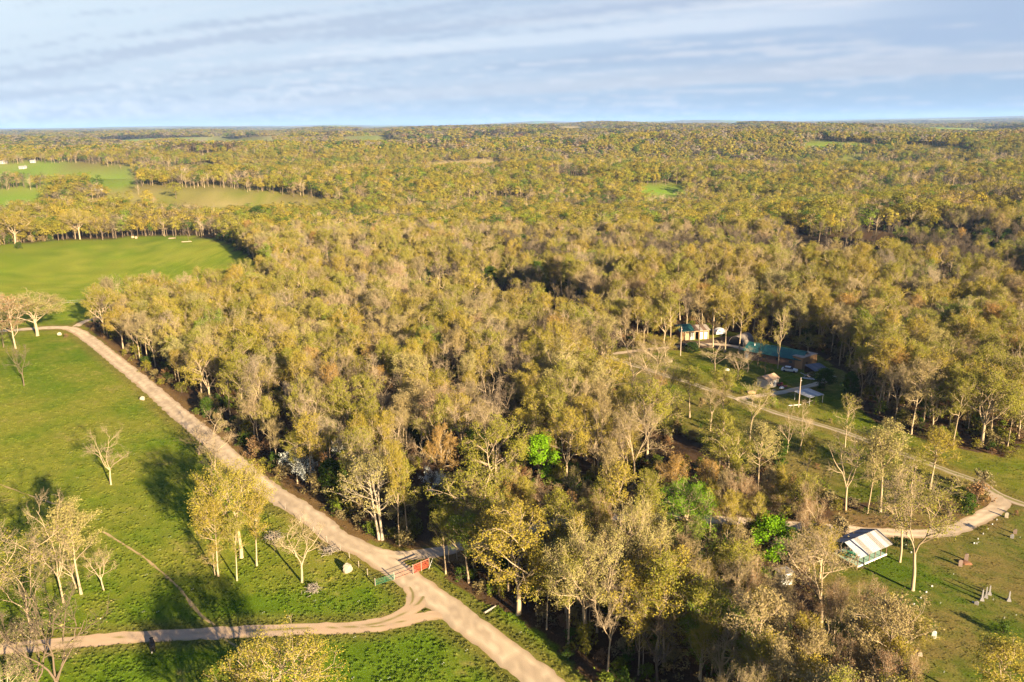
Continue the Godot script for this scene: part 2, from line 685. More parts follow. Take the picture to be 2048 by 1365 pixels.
# ------------------------------------------------------------------ ground sheet, roads
func axis(fine_from: float, fine_to: float, step: float, out_from: float, out_to: float) -> PackedFloat32Array:
	var mid := []
	var x := fine_from
	while x <= fine_to:
		mid.append(x)
		x += step
	var before := []
	var s := step
	x = fine_from
	while x > out_from:
		s *= 1.11
		x -= s
		before.append(x)
	before.reverse()
	var after := []
	s = step
	x = mid[mid.size() - 1]
	while x < out_to:
		s *= 1.11
		x += s
		after.append(x)
	return PackedFloat32Array(before + mid + after)


func build_ground(mat: Material) -> void:
	var xs := axis(-170, 125, 0.9, -24000, 24000)
	var zs := axis(-345, -62, 0.9, -26000, 3000)
	var b := Buf.new()
	var nx := xs.size()
	for z in zs:
		for x in xs:
			var y := ground_y(x, z)
			b.vert(Vector3(x, y, z), Vector3.UP, colour_of_ground(x, z), Vector2(x, z))
	for j in zs.size() - 1:
		for k in nx - 1:
			var q := j * nx + k
			b.tri(q, q + nx, q + nx + 1)
			b.tri(q, q + nx + 1, q + 1)
	for j in zs.size():
		for k in nx:
			var q := j * nx + k
			var l := b.v[q - 1] if k > 0 else b.v[q]
			var r := b.v[q + 1] if k < nx - 1 else b.v[q]
			var f := b.v[q - nx] if j > 0 else b.v[q]
			var e := b.v[q + nx] if j < zs.size() - 1 else b.v[q]
			b.n[q] = (e - f).cross(r - l).normalized()
	setting("ground", b.mesh(), mat, "pasture, meadow, churchyard grass and leaf-littered woodland floor")


func build_road(called: String, pts: PackedVector2Array, half: float, mat: Material, label: String, look: Callable, lift := 0.07) -> void:
	var line := spline(pts, 1.0)
	var b := Buf.new()
	var m := 9
	for k in line.size():
		var d := (line[mini(k + 1, line.size() - 1)] - line[maxi(k - 1, 0)]).normalized()
		var side := Vector2(-d.y, d.x)
		for s in m:
			var t := (float(s) / (m - 1)) * 2 - 1
			var w := half * (1.0 + 0.16 * n_fine.get_noise_2d(line[k].x * 2 + 70 * signf(t), line[k].y * 2)) + 0.40 * n_mid.get_noise_2d(line[k].x * 4 + 31 * signf(t), line[k].y * 4)
			var p := line[k] + side * t * w
			var up := lift + 0.07 * (1 - t * t)
			if absf(t) > 0.99:
				up = -0.05
			b.vert(Vector3(p.x, ground_y(p.x, p.y) + up, p.y), Vector3.UP, look.call(p, t), p)
	for k in line.size() - 1:
		for s in m - 1:
			var q := k * m + s
			b.tri(q, q + 1, q + m + 1)
			b.tri(q, q + m + 1, q + m)
	if b.v.size() and (b.v[m] - b.v[0]).cross(b.v[1] - b.v[0]).y > 0:
		for k in range(0, b.i.size(), 3):
			var s := b.i[k + 1]
			b.i[k + 1] = b.i[k + 2]
			b.i[k + 2] = s
	setting(called, b.mesh(), mat, label)


func gravel_look(p: Vector2, t: float) -> Color:
	var f := n_fine.get_noise_2d(p.x * 1.5, p.y * 1.5)
	var m := n_mid.get_noise_2d(p.x, p.y)
	var track := exp(-pow((absf(t) - 0.42) / 0.2, 2))
	var c := Color(0.50, 0.38, 0.25).lerp(Color(0.66, 0.515, 0.345), clampf(track * 0.8 + 0.7 * m + 0.25 * f, 0, 1))
	c = c.lerp(Color(0.38, 0.26, 0.15), ss(0.70, 1.0, absf(t) + 0.35 * m + 0.15 * f))
	return c * (1.0 + 0.30 * f + 0.12 * m)


func dirt_look(p: Vector2, t: float) -> Color:
	var f := n_fine.get_noise_2d(p.x * 1.5, p.y * 1.5)
	var m := n_mid.get_noise_2d(p.x * 1.5, p.y * 1.5)
	var c := Color(0.62, 0.42, 0.25).lerp(Color(0.52, 0.38, 0.25), clampf(0.5 + m, 0, 1))
	c = c.lerp(Color(0.22, 0.19, 0.05), (1 - ss(0.08, 0.3, absf(t))) * ss(-0.1, 0.3, m + 0.5 * f))
	c = c.lerp(Color(0.36, 0.26, 0.10), ss(0.8, 1.0, absf(t) + 0.3 * f))
	return c * (1.0 + 0.2 * f)


func lane_look(p: Vector2, t: float) -> Color:
	var f := n_fine.get_noise_2d(p.x * 1.5, p.y * 1.5)
	var m := n_mid.get_noise_2d(p.x, p.y)
	var c := Color(0.44, 0.34, 0.24)
	c = c.lerp(Color(0.19, 0.18, 0.035), (1 - ss(0.18, 0.45, absf(t))) * 0.85)
	c = c.lerp(Color(0.24, 0.2, 0.05), ss(0.7, 1.0, absf(t) + 0.25 * m))
	return c * (1.0 + 0.2 * f)


func path_look(p: Vector2, t: float) -> Color:
	var f := n_fine.get_noise_2d(p.x * 2.5, p.y * 2.5)
	return Color(0.52, 0.36, 0.18).lerp(Color(0.18, 0.18, 0.03), clampf(absf(t) * 0.6 + 0.8 * f, 0, 1))


# ------------------------------------------------------------------ closed skins (surface nets) for animals and rocks
func skin(bones: Array, blend: float, cell: float) -> ArrayMesh:      # bone: [from, to, radius, radius, colour]
	var lo := Vector3.INF
	var hi := -Vector3.INF
	for q in bones:
		var r := maxf(q[2], q[3]) + cell * 2 + blend
		for p: Vector3 in [q[0], q[1]]:
			lo = lo.min(p - Vector3.ONE * r)
			hi = hi.max(p + Vector3.ONE * r)
	var n := Vector3i(((hi - lo) / cell).ceil()) + Vector3i.ONE
	var f := PackedFloat32Array()
	f.resize(n.x * n.y * n.z)
	for z in n.z:
		for y in n.y:
			for x in n.x:
				f[x + n.x * (y + n.y * z)] = field(lo + Vector3(x, y, z) * cell, bones, blend)
	var b := Buf.new()
	var at := {}
	for z in n.z - 1:
		for y in n.y - 1:
			for x in n.x - 1:
				var k := x + n.x * (y + n.y * z)
				var sum := Vector3.ZERO
				var hits := 0
				for e in 12:
					var ax := e / 4
					var o := [e & 1, (e >> 1) & 1]
					var p := Vector3i.ZERO
					p[(ax + 1) % 3] = o[0]
					p[(ax + 2) % 3] = o[1]
					var q := p
					q[ax] = 1
					var fa := f[k + p.x + n.x * (p.y + n.y * p.z)]
					var fb := f[k + q.x + n.x * (q.y + n.y * q.z)]
					if (fa < 0) != (fb < 0):
						sum += Vector3(p).lerp(Vector3(q), fa / (fa - fb))
						hits += 1
				if hits:
					var p := lo + (Vector3(x, y, z) + sum / hits) * cell
					var g := Vector3(field(p + Vector3(cell, 0, 0), bones, blend) - field(p - Vector3(cell, 0, 0), bones, blend), field(p + Vector3(0, cell, 0), bones, blend) - field(p - Vector3(0, cell, 0), bones, blend), field(p + Vector3(0, 0, cell), bones, blend) - field(p - Vector3(0, 0, cell), bones, blend)).normalized()
					var best := 1e9
					var col := Color.WHITE
					for q in bones:
						var dd := capsule(p, q)
						if dd < best:
							best = dd
							col = q[4]
					at[k] = b.vert(p, g, col)
	var stride := [1, n.x, n.x * n.y]
	for z in range(1, n.z - 1):
		for y in range(1, n.y - 1):
			for x in range(1, n.x - 1):
				var k := x + n.x * (y + n.y * z)
				for ax in 3:
					var inside := f[k] < 0
					if inside != (f[k + stride[ax]] < 0):
						var s1: int = stride[(ax + 1) % 3]
						var s2: int = stride[(ax + 2) % 3]
						if at.has(k) and at.has(k - s1) and at.has(k - s2) and at.has(k - s1 - s2):
							var q := [at[k - s1 - s2], at[k - s2], at[k], at[k - s1]]
							if inside:
								b.tri(q[0], q[1], q[2])
								b.tri(q[0], q[2], q[3])
							else:
								b.tri(q[0], q[2], q[1])
								b.tri(q[0], q[3], q[2])
	return b.mesh()


func capsule(p: Vector3, q: Array) -> float:
	var a: Vector3 = q[0]
	var ab: Vector3 = q[1] - a
	var t := clampf((p - a).dot(ab) / maxf(ab.length_squared(), 1e-6), 0, 1)
	return p.distance_to(a + ab * t) - lerpf(q[2], q[3], t)


func field(p: Vector3, bones: Array, blend: float) -> float:
	var d := 1e9
	for q in bones:
		var e := capsule(p, q)
		var h := maxf(blend - absf(d - e), 0) / blend
		d = minf(d, e) - h * h * blend * 0.25
	return d


func rock(seed_: int, size: Vector3) -> ArrayMesh:
	rng.seed = seed_
	var s := SphereMesh.new()
	s.radial_segments = 12
	s.rings = 7
	var a := s.get_mesh_arrays()
	var v: PackedVector3Array = a[Mesh.ARRAY_VERTEX]
	var ix: PackedInt32Array = a[Mesh.ARRAY_INDEX]
	var cuts := []
	for k in 9:
		cuts.append([Vector3(rng.randfn(), rng.randfn(), rng.randfn()).normalized(), rng.randf_range(0.30, 0.45)])
	for k in v.size():
		var p := v[k]
		for c in cuts:
			var over := p.dot(c[0]) - float(c[1])
			if over > 0:
				p -= c[0] * over
		v[k] = p * size * 2 * (1.0 + 0.06 * n_fine.get_noise_3d(p.x * 40, p.y * 40, p.z * 40))
	var b := Buf.new()
	for k in range(0, ix.size(), 3):
		b.face3(v[ix[k]], v[ix[k + 2]], v[ix[k + 1]])
	return b.mesh()


# ------------------------------------------------------------------ the place
var proto := {}
var leaf_mats := {}
var bark := {}
var tints := {}


func make_prototypes() -> void:
	bark = {
		"brown": paint(0.20, 0.145, 0.095, 0.95, noise_tex(0.06, 0.55, 1.0, 3), 1.3),
		"dark": paint(0.115, 0.088, 0.065, 0.95),  # bark darkened as if in shade, for the dim trees
		"tan": paint(0.47, 0.355, 0.22, 0.95, noise_tex(0.05, 0.6, 1.0, 4), 1.1),
		"pale": paint(0.44, 0.36, 0.26, 0.9, noise_tex(0.045, 0.62, 1.0, 5), 0.9),
	}
	tints = {
		"olive": Color(0.202, 0.188, 0.024), "gold": Color(0.256, 0.202, 0.028), "yellow": Color(0.275, 0.228, 0.032), "pale": Color(0.280, 0.238, 0.080),
		"tan": Color(0.255, 0.198, 0.084), "russet": Color(0.235, 0.137, 0.062), "orange": Color(0.280, 0.172, 0.048), "spring": Color(0.140, 0.180, 0.017), "shaded_brown": Color(0.085, 0.068, 0.040),  # last one: brown of bare stands, with valley shade put into the tint
		"vivid": Color(0.16, 0.30, 0.008), "dark": Color(0.030, 0.055, 0.012), "deep": Color(0.050, 0.085, 0.010), "white": Color(0.66, 0.68, 0.60), "grey": Color(0.24, 0.20, 0.135),
	}
	for k in tints:
		leaf_mats[k] = leaf_mat(tints[k].r, tints[k].g, tints[k].b, 0.55)
	leaf_mats["any"] = leaf_mat(1, 1, 1, 0.55)
	var oak := {"tall": 16.0, "wide": 5.6, "start": 0.30, "fork": 4, "stems": 1, "limbs": 28, "subs": 6, "twigs": 4, "leaves": 14, "leaf": 0.115, "spread": 0.31, "wild": 0.22, "lift": 0.05, "thick": 0.34, "fine": 0.021, "sides": 7, "rise": 0.35, "twig": 0.9}
	var tall := {"tall": 17.0, "wide": 3.7, "start": 0.42, "fork": 0, "stems": 1, "limbs": 21, "subs": 5, "twigs": 4, "leaves": 14, "leaf": 0.112, "spread": 0.32, "wild": 0.16, "lift": 0.09, "thick": 0.22, "fine": 0.020, "sides": 6, "rise": 0.45, "twig": 0.9}
	var tan := {"tall": 15.5, "wide": 4.2, "start": 0.34, "fork": 3, "stems": 1, "limbs": 17, "subs": 6, "twigs": 5, "leaves": 7, "leaf": 0.085, "spread": 0.36, "wild": 0.18, "lift": 0.10, "thick": 0.24, "fine": 0.018, "sides": 6, "rise": 0.55, "twig": 1.0, "spray": 2}
	var bare := {"tall": 15.0, "wide": 5.0, "start": 0.28, "fork": 4, "stems": 1, "limbs": 13, "subs": 6, "twigs": 4, "leaves": 3, "leaf": 0.09, "spread": 0.3, "wild": 0.27, "lift": 0.06, "thick": 0.27, "fine": 0.019, "sides": 6, "rise": 0.4, "twig": 1.1, "spray": 2, "leafy": 0.4}
	var thin := {"tall": 10.0, "wide": 2.3, "start": 0.25, "fork": 0, "stems": 1, "limbs": 15, "subs": 4, "twigs": 3, "leaves": 7, "leaf": 0.09, "spread": 0.25, "wild": 0.2, "lift": 0.1, "thick": 0.13, "fine": 0.017, "sides": 5, "rise": 0.55, "twig": 0.7, "spray": 1}
	var dome := {"tall": 15.0, "wide": 6.0, "start": 0.40, "fork": 6, "stems": 1, "limbs": 46, "subs": 6, "twigs": 3, "leaves": 21, "leaf": 0.085, "spread": 0.34, "wild": 0.18, "lift": 0.06, "thick": 0.32, "fine": 0.021, "sides": 7, "rise": 0.30, "twig": 0.9}
	var clump := {"tall": 15.0, "wide": 5.4, "start": 0.30, "fork": 0, "stems": 3, "limbs": 36, "subs": 5, "twigs": 3, "leaves": 14, "leaf": 0.11, "spread": 0.29, "wild": 0.14, "lift": 0.12, "thick": 0.24, "fine": 0.026, "sides": 6, "rise": 0.35, "twig": 0.9}
	var green := {"tall": 8.5, "wide": 3.2, "start": 0.14, "fork": 0, "stems": 1, "limbs": 18, "subs": 5, "twigs": 3, "leaves": 26, "leaf": 0.16, "spread": 0.36, "wild": 0.2, "lift": 0.08, "thick": 0.15, "fine": 0.024, "sides": 5, "rise": 0.4, "twig": 0.9}
	var bloom := {"tall": 6.0, "wide": 3.0, "start": 0.2, "fork": 3, "stems": 1, "limbs": 12, "subs": 5, "twigs": 3, "leaves": 8, "leaf": 0.11, "spread": 0.22, "wild": 0.24, "lift": 0.0, "thick": 0.11, "fine": 0.022, "sides": 5, "rise": 0.1, "twig": 0.8}
	var cedar := {"tall": 9.0, "wide": 2.3, "start": 0.05, "fork": 0, "stems": 1, "limbs": 34, "subs": 4, "twigs": 2, "leaves": 15, "leaf": 0.20, "spread": 0.25, "wild": 0.12, "lift": 0.05, "thick": 0.15, "fine": 0.024, "sides": 5, "rise": 0.25, "twig": 0.7}
	var bush := {"tall": 2.4, "wide": 1.6, "start": 0.0, "fork": 0, "stems": 3, "limbs": 12, "subs": 3, "twigs": 2, "leaves": 9, "leaf": 0.15, "spread": 0.22, "wild": 0.25, "lift": 0.1, "thick": 0.04, "fine": 0.016, "sides": 5, "rise": 0.5, "twig": 0.5}
	var plan := {"oak": [oak, 4, "tan"], "tall": [tall, 5, "tan"], "tan": [tan, 4, "tan"], "dim": [tan, 3, "dark"], "bare": [bare, 5, "mixed"], "thin": [thin, 3, "mixed"], "dome": [dome, 2, "tan"], "clump": [clump, 1, "pale"], "green": [green, 2, "brown"], "bloom": [bloom, 1, "brown"], "cedar": [cedar, 1, "brown"], "bush": [bush, 2, "brown"]}
	var s := 100
	for kind in plan:
		proto[kind] = []
		for k in plan[kind][1]:
			s += 7
			var made := grow(s, plan[kind][0])
			var skin_of: String = plan[kind][2] if plan[kind][2] != "mixed" else ["tan", "brown", "tan", "brown", "tan"][k]
			proto[kind].append({"tall": plan[kind][0].tall, "wide": plan[kind][0].wide, "wood": made.wood.mesh(), "crown": made.crown.mesh(), "both": joined(made, bark[skin_of], leaf_mats.any), "bark": skin_of})
	# plainer trees for the middle distance and the far woods
	for row in [["mid_oak", 5, 15.5, 5.2, 0.22, 17, 52, 0.31, 6, "brown"], ["mid_tall", 5, 16.5, 3.9, 0.26, 14, 44, 0.28, 5, "brown"], ["mid_tan", 3, 15.5, 4.2, 0.34, 12, 24, 0.21, 14, "tan"], ["mid_dim", 2, 15.5, 4.2, 0.30, 12, 24, 0.22, 14, "dark"], ["mid_bare", 3, 15.0, 4.6, 0.30, 8, 9, 0.2, 20, "tan"], ["far_oak", 4, 15.0, 5.0, 0.16, 10, 24, 0.68, 0, "brown"], ["far_tall", 3, 16.0, 4.0, 0.20, 9, 22, 0.60, 0, "brown"]]:
		proto[row[0]] = []
		for k in row[1]:
			s += 7
			var made := grow_far(s, row[2], row[3], row[4], row[5], row[6], row[7], row[8])
			proto[row[0]].append({"tall": row[2], "wide": row[3], "both": joined(made, bark[row[9]], leaf_mats.any)})


func plant(kind: String, tint: String, x: float, z: float, tall: float, wide: float, called: String, label: String, group := "", category := "tree") -> Node3D:
	var pick: Dictionary = proto[kind][rng.randi() % proto[kind].size()]
	var o := thing(called, label, category, on(x, z), rng.randf() * TAU, group)
	o.scale = Vector3(wide / pick.wide, tall / pick.tall, wide / pick.wide)
	part("trunk" if category == "tree" else "stem", pick.wood, bark[pick.bark], o)
	if pick.crown.get_surface_count() and tint:
		part("crown" if category == "tree" else "foliage", pick.crown, leaf_mats[tint], o)
	return o


func pick_kind(x: float, z: float) -> Array:      # [kind, tint] for an unnamed woodland tree
	var d := sqrt(x * x + z * z)
	var b := n_big.get_noise_2d(x * 3.2 + 500, z * 3.2)
	var middle := exp(-(pow((x + 5) / 75.0, 2) + pow((z + 195) / 55.0, 2)))
	var dull := exp(-(pow((x - 30) / 30.0, 2) + pow((z + 85) / 30.0, 2)))
	if rng.randf() < 0.85 * hollow_shade(x, z):
		var q := rng.randf()
		return ["bare", "shaded_brown" if q < 0.12 else "pale"] if q < 0.22 else (["dim", "shaded_brown"] if q < 0.74 else (["tall", "olive"] if q < 0.84 else ["green", "deep"]))
	var r := rng.randf() + 0.30 * b - 0.17 * middle - 0.16 * dull
	var s := rng.randf()
	if dull > 0.25 and r < 0.42:
		return ["tall", "tan" if s < 0.35 else ("olive" if s < 0.7 else "gold")]
	if r < 0.15:
		return ["bare", "tan" if s < 0.5 else "grey"]
	if r < 0.33:
		return ["tan", "tan" if s < 0.4 else ("grey" if s < 0.65 else ("russet" if s < 0.78 else "olive"))]
	if r < 0.37:
		return ["thin", "tan" if s < 0.5 else "olive"]
	if r < 0.70:
		return ["tall", "olive" if s < 0.42 else ("gold" if s < 0.70 else ("tan" if s < 0.84 else ("pale" if s < 0.94 else "orange")))]
	if s > 0.965:
		return ["oak", "spring"]
	return ["oak", "olive" if s < 0.42 else ("gold" if s < 0.72 else ("yellow" if s < 0.86 else "pale"))]


func _ready() -> void:
	rng.seed = 7
	# camera
	cam = Camera3D.new()
	cam.name = "camera"
	add_child(cam)
	cam.position = Vector3(0, EYE, 0)
	cam.rotation = Vector3(deg_to_rad(-15.2), 0, deg_to_rad(-0.75))
	cam.fov = 46.4
	cam.near = 0.5
	cam.far = 60000
	# sky, air, exposure
	var e := Environment.new()
	e.background_mode = Environment.BG_SKY
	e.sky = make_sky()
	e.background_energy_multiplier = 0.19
	e.tonemap_mode = Environment.TONE_MAPPER_LINEAR
	e.tonemap_exposure = EXPOSURE
	e.fog_enabled = true
	e.fog_density = 0.000036
	e.fog_light_color = Color(0.60, 0.76, 1.0)
	e.sdfgi_enabled = true
	e.ssao_enabled = true
	e.ssil_enabled = true
	var w := WorldEnvironment.new()
	w.name = "environment"
	w.environment = e
	add_child(w)
	# low sun behind the camera, to the right
	var sun := DirectionalLight3D.new()
	sun.name = "sun"
	add_child(sun)
	sun.rotation = Vector3(deg_to_rad(-SUN_HIGH), deg_to_rad(SUN_SIDE), 0)
	sun.light_color = Color(1.0, 0.91, 0.755)
	sun.light_energy = 1.6
	sun.light_angular_distance = 0.5
	sun.shadow_enabled = true

	n_fine.seed = 1
	n_fine.frequency = 0.45
	n_fine.fractal_octaves = 3
	n_mid.seed = 2
	n_mid.frequency = 0.055
	n_mid.fractal_octaves = 4
	n_big.seed = 3
	n_big.frequency = 0.004
	n_big.fractal_octaves = 3

	# plan
	clearing("pasture", PackedVector2Array([Vector2(-83.8, -71.0), Vector2(-311.4, -317.4), Vector2(-196.9, -298.2), Vector2(-170.7, -299.6), Vector2(-156.5, -286.1), Vector2(-142.9, -267.0), Vector2(-117.5, -234.5), Vector2(-94.1, -204.3), Vector2(-76.7, -183.2), Vector2(-62.8, -167.2), Vector2(-50.8, -152.7), Vector2(-41.7, -141.7), Vector2(-33.7, -131.8), Vector2(-27.2, -125.9), Vector2(-19.7, -122.8), Vector2(-12.0, -122.4), Vector2(-13.2, -117.3), Vector2(-8.6, -109.2), Vector2(-1.6, -105.0), Vector2(4.1, -97.6), Vector2(7.9, -91.6), Vector2(12.4, -84.8), Vector2(19.5, -69.3)]))
	clearing("meadow", PackedVector2Array([Vector2(-309.6, -315.5), Vector2(-445.4, -464.0), Vector2(-351.5, -497.7), Vector2(-332.9, -518.1), Vector2(-328.0, -537.2), Vector2(-302.5, -559.3), Vector2(-259.6, -573.5), Vector2(-222.0, -569.4), Vector2(-195.6, -535.2), Vector2(-163.5, -478.7), Vector2(-133.6, -419.7), Vector2(-110.3, -366.0), Vector2(-116.2, -334.0), Vector2(-137.3, -312.3), Vector2(-155.9, -305.1), Vector2(-158.3, -294.3), Vector2(-169.3, -297.0)]))
	clearing("churchyard", PackedVector2Array([Vector2(78, -112), Vector2(100, -136), Vector2(260, -150), Vector2(260, -10), Vector2(46, -10), Vector2(52, -70), Vector2(70, -90)]))
	clearing("yard", PackedVector2Array([Vector2(97, -150), Vector2(120, -170), Vector2(240, -190), Vector2(240, -149), Vector2(110, -140)]))
	clearing("pasture", PackedVector2Array([Vector2(12, -86), Vector2(62, -24), Vector2(62, -5), Vector2(-70, -5), Vector2(-70, -76), Vector2(0, -76)]))
	clearing("dirt", PackedVector2Array([Vector2(50.4, -244.2), Vector2(54.5, -253.0), Vector2(64.1, -254.8), Vector2(71.8, -259.0), Vector2(79.5, -256.5), Vector2(77.2, -248.6), Vector2(68.0, -244.5), Vector2(60.4, -246.0)]))
	clearing("yard", PackedVector2Array([Vector2(28.2, -238.5), Vector2(35.0, -248.2), Vector2(49.8, -249.8), Vector2(54.0, -258.5), Vector2(71.4, -264.4), Vector2(80.7, -260.9), Vector2(86.8, -248.2), Vector2(94.9, -235.4), Vector2(95.8, -218.5), Vector2(87.5, -195.1), Vector2(87.3, -177.3), Vector2(96.8, -163.8), Vector2(107.6, -154.8), Vector2(122.7, -140.2), Vector2(115.8, -131.2), Vector2(95.6, -135.7), Vector2(92.9, -141.1), Vector2(88.3, -148.0), Vector2(78.3, -159.7), Vector2(63.8, -178.1), Vector2(48.9, -196.6), Vector2(37.4, -214.0), Vector2(28.7, -223.9)]))
	clearing("churchyard", PackedVector2Array([Vector2(56.8, -122.8), Vector2(64.7, -127.0), Vector2(77.9, -128.4), Vector2(90.9, -136.9), Vector2(95.6, -135.7), Vector2(115.8, -131.2), Vector2(72.3, -68.5), Vector2(43.9, -68.9), Vector2(47.1, -82.4), Vector2(48.1, -90.8), Vector2(46.2, -95.1), Vector2(44.7, -102.1), Vector2(49.0, -115.8), Vector2(53.3, -123.8)]))
	clearing("shaded_gully", PackedVector2Array([Vector2(-43.0, -368.5), Vector2(-5.4, -369.9), Vector2(28.8, -267.1), Vector2(24.6, -249.9), Vector2(-4.2, -278.9), Vector2(-36.3, -326.7)]))
	clearing("shaded_gully", PackedVector2Array([Vector2(176.0, -540.2), Vector2(225.9, -458.6), Vector2(221.2, -315.5), Vector2(202.8, -286.8), Vector2(162.7, -307.3), Vector2(161.6, -448.7)]))
	clearing("rough", PackedVector2Array([Vector2(55.7, -129.0), Vector2(60.7, -134.7), Vector2(75.5, -136.3), Vector2(89.5, -141.1), Vector2(91.0, -137.9), Vector2(77.9, -128.4), Vector2(65.0, -127.7)]))
	clearing("brushy", PackedVector2Array([Vector2(28.3, -226.4), Vector2(37.7, -215.8), Vector2(49.3, -198.2), Vector2(64.2, -179.4), Vector2(78.8, -160.8), Vector2(88.9, -149.2), Vector2(92.9, -141.1), Vector2(89.5, -141.1), Vector2(75.5, -136.3), Vector2(64.2, -138.7), Vector2(54.2, -149.0), Vector2(43.9, -165.0), Vector2(33.8, -184.3), Vector2(26.7, -201.5)]))
	clearing("glade", PackedVector2Array([Vector2(38.5, -108.1), Vector2(40.8, -113.0), Vector2(45.8, -113.4), Vector2(46.1, -105.9), Vector2(43.3, -98.5), Vector2(38.6, -95.2), Vector2(36.4, -98.1)]))
	clearing("hay", PackedVector2Array([Vector2(-781.0, -1038.4), Vector2(-1105.0, -1479.9), Vector2(-916.1, -1467.8), Vector2(-862.5, -1468.9), Vector2(-713.8, -1421.6), Vector2(-633.4, -1376.3), Vector2(-394.3, -935.2), Vector2(-406.2, -854.6), Vector2(-483.3, -870.1)]))
	clearing("hay", PackedVector2Array([Vector2(-651.3, -862.1), Vector2(-590.2, -893.5), Vector2(-515.7, -870.2), Vector2(-456.8, -820.2), Vector2(-415.4, -724.5), Vector2(-512.6, -734.0)]))
	clearing("paddock", PackedVector2Array([Vector2(-437.4, -853.5), Vector2(-349.1, -857.1), Vector2(-245.2, -825.3), Vector2(-179.0, -800.2), Vector2(-164.1, -728.8), Vector2(-236.8, -701.4), Vector2(-316.5, -704.2), Vector2(-382.9, -741.3)]))
	clearing("hay", PackedVector2Array([Vector2(570.7, -1592.4), Vector2(630.3, -1637.9), Vector2(661.7, -1580.0), Vector2(646.3, -1524.3), Vector2(566.1, -1539.0)]))
	clearing("hay", PackedVector2Array([Vector2(717.6, -1522.5), Vector2(793.0, -1507.1), Vector2(817.7, -1467.1), Vector2(805.4, -1426.2), Vector2(741.6, -1455.8)]))
	clearing("straw", PackedVector2Array([Vector2(-139.6, -1426.1), Vector2(-53.7, -1477.3), Vector2(-17.5, -1483.3), Vector2(-21.4, -1416.4), Vector2(-84.1, -1371.2), Vector2(-137.0, -1396.5)]))
	clearing("straw", PackedVector2Array([Vector2(-69.3, -823.1), Vector2(-47.3, -843.2), Vector2(18.8, -872.3), Vector2(20.6, -839.1), Vector2(-44.9, -794.8), Vector2(-70.0, -800.6)]))
	clearing("hay", PackedVector2Array([Vector2(145.9, -943.3), Vector2(209.7, -968.7), Vector2(199.0, -877.5), Vector2(143.8, -857.0), Vector2(133.1, -894.4)]))

	var main_road := PackedVector2Array([Vector2(12.5, -76.5), Vector2(3.7, -88.2), Vector2(-7.6, -101.8), Vector2(-16.8, -112.9), Vector2(-24.6, -121.2), Vector2(-31.7, -126.8), Vector2(-36.8, -133.5), Vector2(-49.5, -146.8), Vector2(-62.0, -162.1), Vector2(-73.5, -176.9), Vector2(-89.3, -196.6), Vector2(-108.0, -220.2), Vector2(-127.3, -243.8), Vector2(-148.3, -269.4), Vector2(-162.2, -284.3), Vector2(-171.2, -286.7), Vector2(-180.2, -285.2), Vector2(-187.9, -283.6), Vector2(-241.9, -282.1)])
	var spur := PackedVector2Array([Vector2(-162.3, -287.4), Vector2(-163.3, -297.2), Vector2(-160.3, -302.0), Vector2(-152.7, -306.6)])
	var dirt_track := PackedVector2Array([Vector2(-91.4, -94.1), Vector2(-78.7, -95.7), Vector2(-72.3, -96.5), Vector2(-64.5, -97.6), Vector2(-56.5, -98.7), Vector2(-40.8, -99.7), Vector2(-31.2, -100.2), Vector2(-22.6, -100.6), Vector2(-17.8, -102.5), Vector2(-14.8, -106.0), Vector2(-14.0, -108.9)])
	var branch := PackedVector2Array([Vector2(-25.2, -121.9), Vector2(-21.1, -120.6), Vector2(-17.1, -120.5), Vector2(-12.3, -121.6), Vector2(-6.0, -125.0), Vector2(1.0, -128.3), Vector2(8.3, -130.9), Vector2(16.7, -132.8), Vector2(26.8, -132.7), Vector2(37.5, -131.4), Vector2(47.7, -129.3), Vector2(56.6, -127.7), Vector2(66.0, -125.7), Vector2(72.8, -125.5), Vector2(78.2, -126.8), Vector2(84.5, -130.7), Vector2(91.2, -135.8), Vector2(93.2, -140.0)])
	var lane := PackedVector2Array([Vector2(110.8, -124.9), Vector2(99.9, -132.0), Vector2(95.4, -136.5), Vector2(93.4, -140.4), Vector2(92.7, -146.0), Vector2(89.5, -150.9), Vector2(84.7, -159.5), Vector2(75.2, -175.1), Vector2(66.3, -185.2), Vector2(56.4, -200.3), Vector2(47.0, -213.6), Vector2(41.6, -220.9), Vector2(37.0, -227.0), Vector2(31.0, -236.2)])
	var drive := PackedVector2Array([Vector2(31.6, -240.6), Vector2(42.4, -244.5), Vector2(53.4, -247.4), Vector2(62.1, -249.8), Vector2(70.5, -247.8), Vector2(75.2, -241.9)])
	var shed_drive := PackedVector2Array([Vector2(58.0, -196.3), Vector2(62.4, -198.1), Vector2(71.9, -201.7), Vector2(84.0, -208.5), Vector2(91.0, -215.4)])
	var apron := PackedVector2Array([Vector2(-24.7, -100.1), Vector2(-19.7, -100.6), Vector2(-15.8, -101.8), Vector2(-12.7, -103.1), Vector2(-9.3, -103.0), Vector2(-7.0, -100.8)])
	var apron_top := PackedVector2Array([Vector2(-19.1, -101.8), Vector2(-16.4, -104.4), Vector2(-15.7, -107.8), Vector2(-16.8, -111.2), Vector2(-18.1, -114.1)])
	road_line(apron, 1.0)
	road_line(apron_top, 0.8)
	road_line(main_road, 2.6)
	road_line(spur, 1.6)
	road_line(dirt_track, 1.3)
	road_line(branch, 2.0)
	road_line(lane, 1.6)
	road_line(drive, 1.5)
	road_line(shed_drive, 1.4)

	var soil := StandardMaterial3D.new()
	soil.vertex_color_use_as_albedo = true
	soil.roughness = 1.0
	soil.metallic_specular = 0.1
	soil.albedo_texture = noise_tex(0.09, 0.62, 1.0, 21, 512, 5)
	soil.uv1_scale = Vector3(0.06, 0.06, 1)
	build_ground(soil)
	var gravel := StandardMaterial3D.new()
	gravel.vertex_color_use_as_albedo = true
	gravel.roughness = 0.95
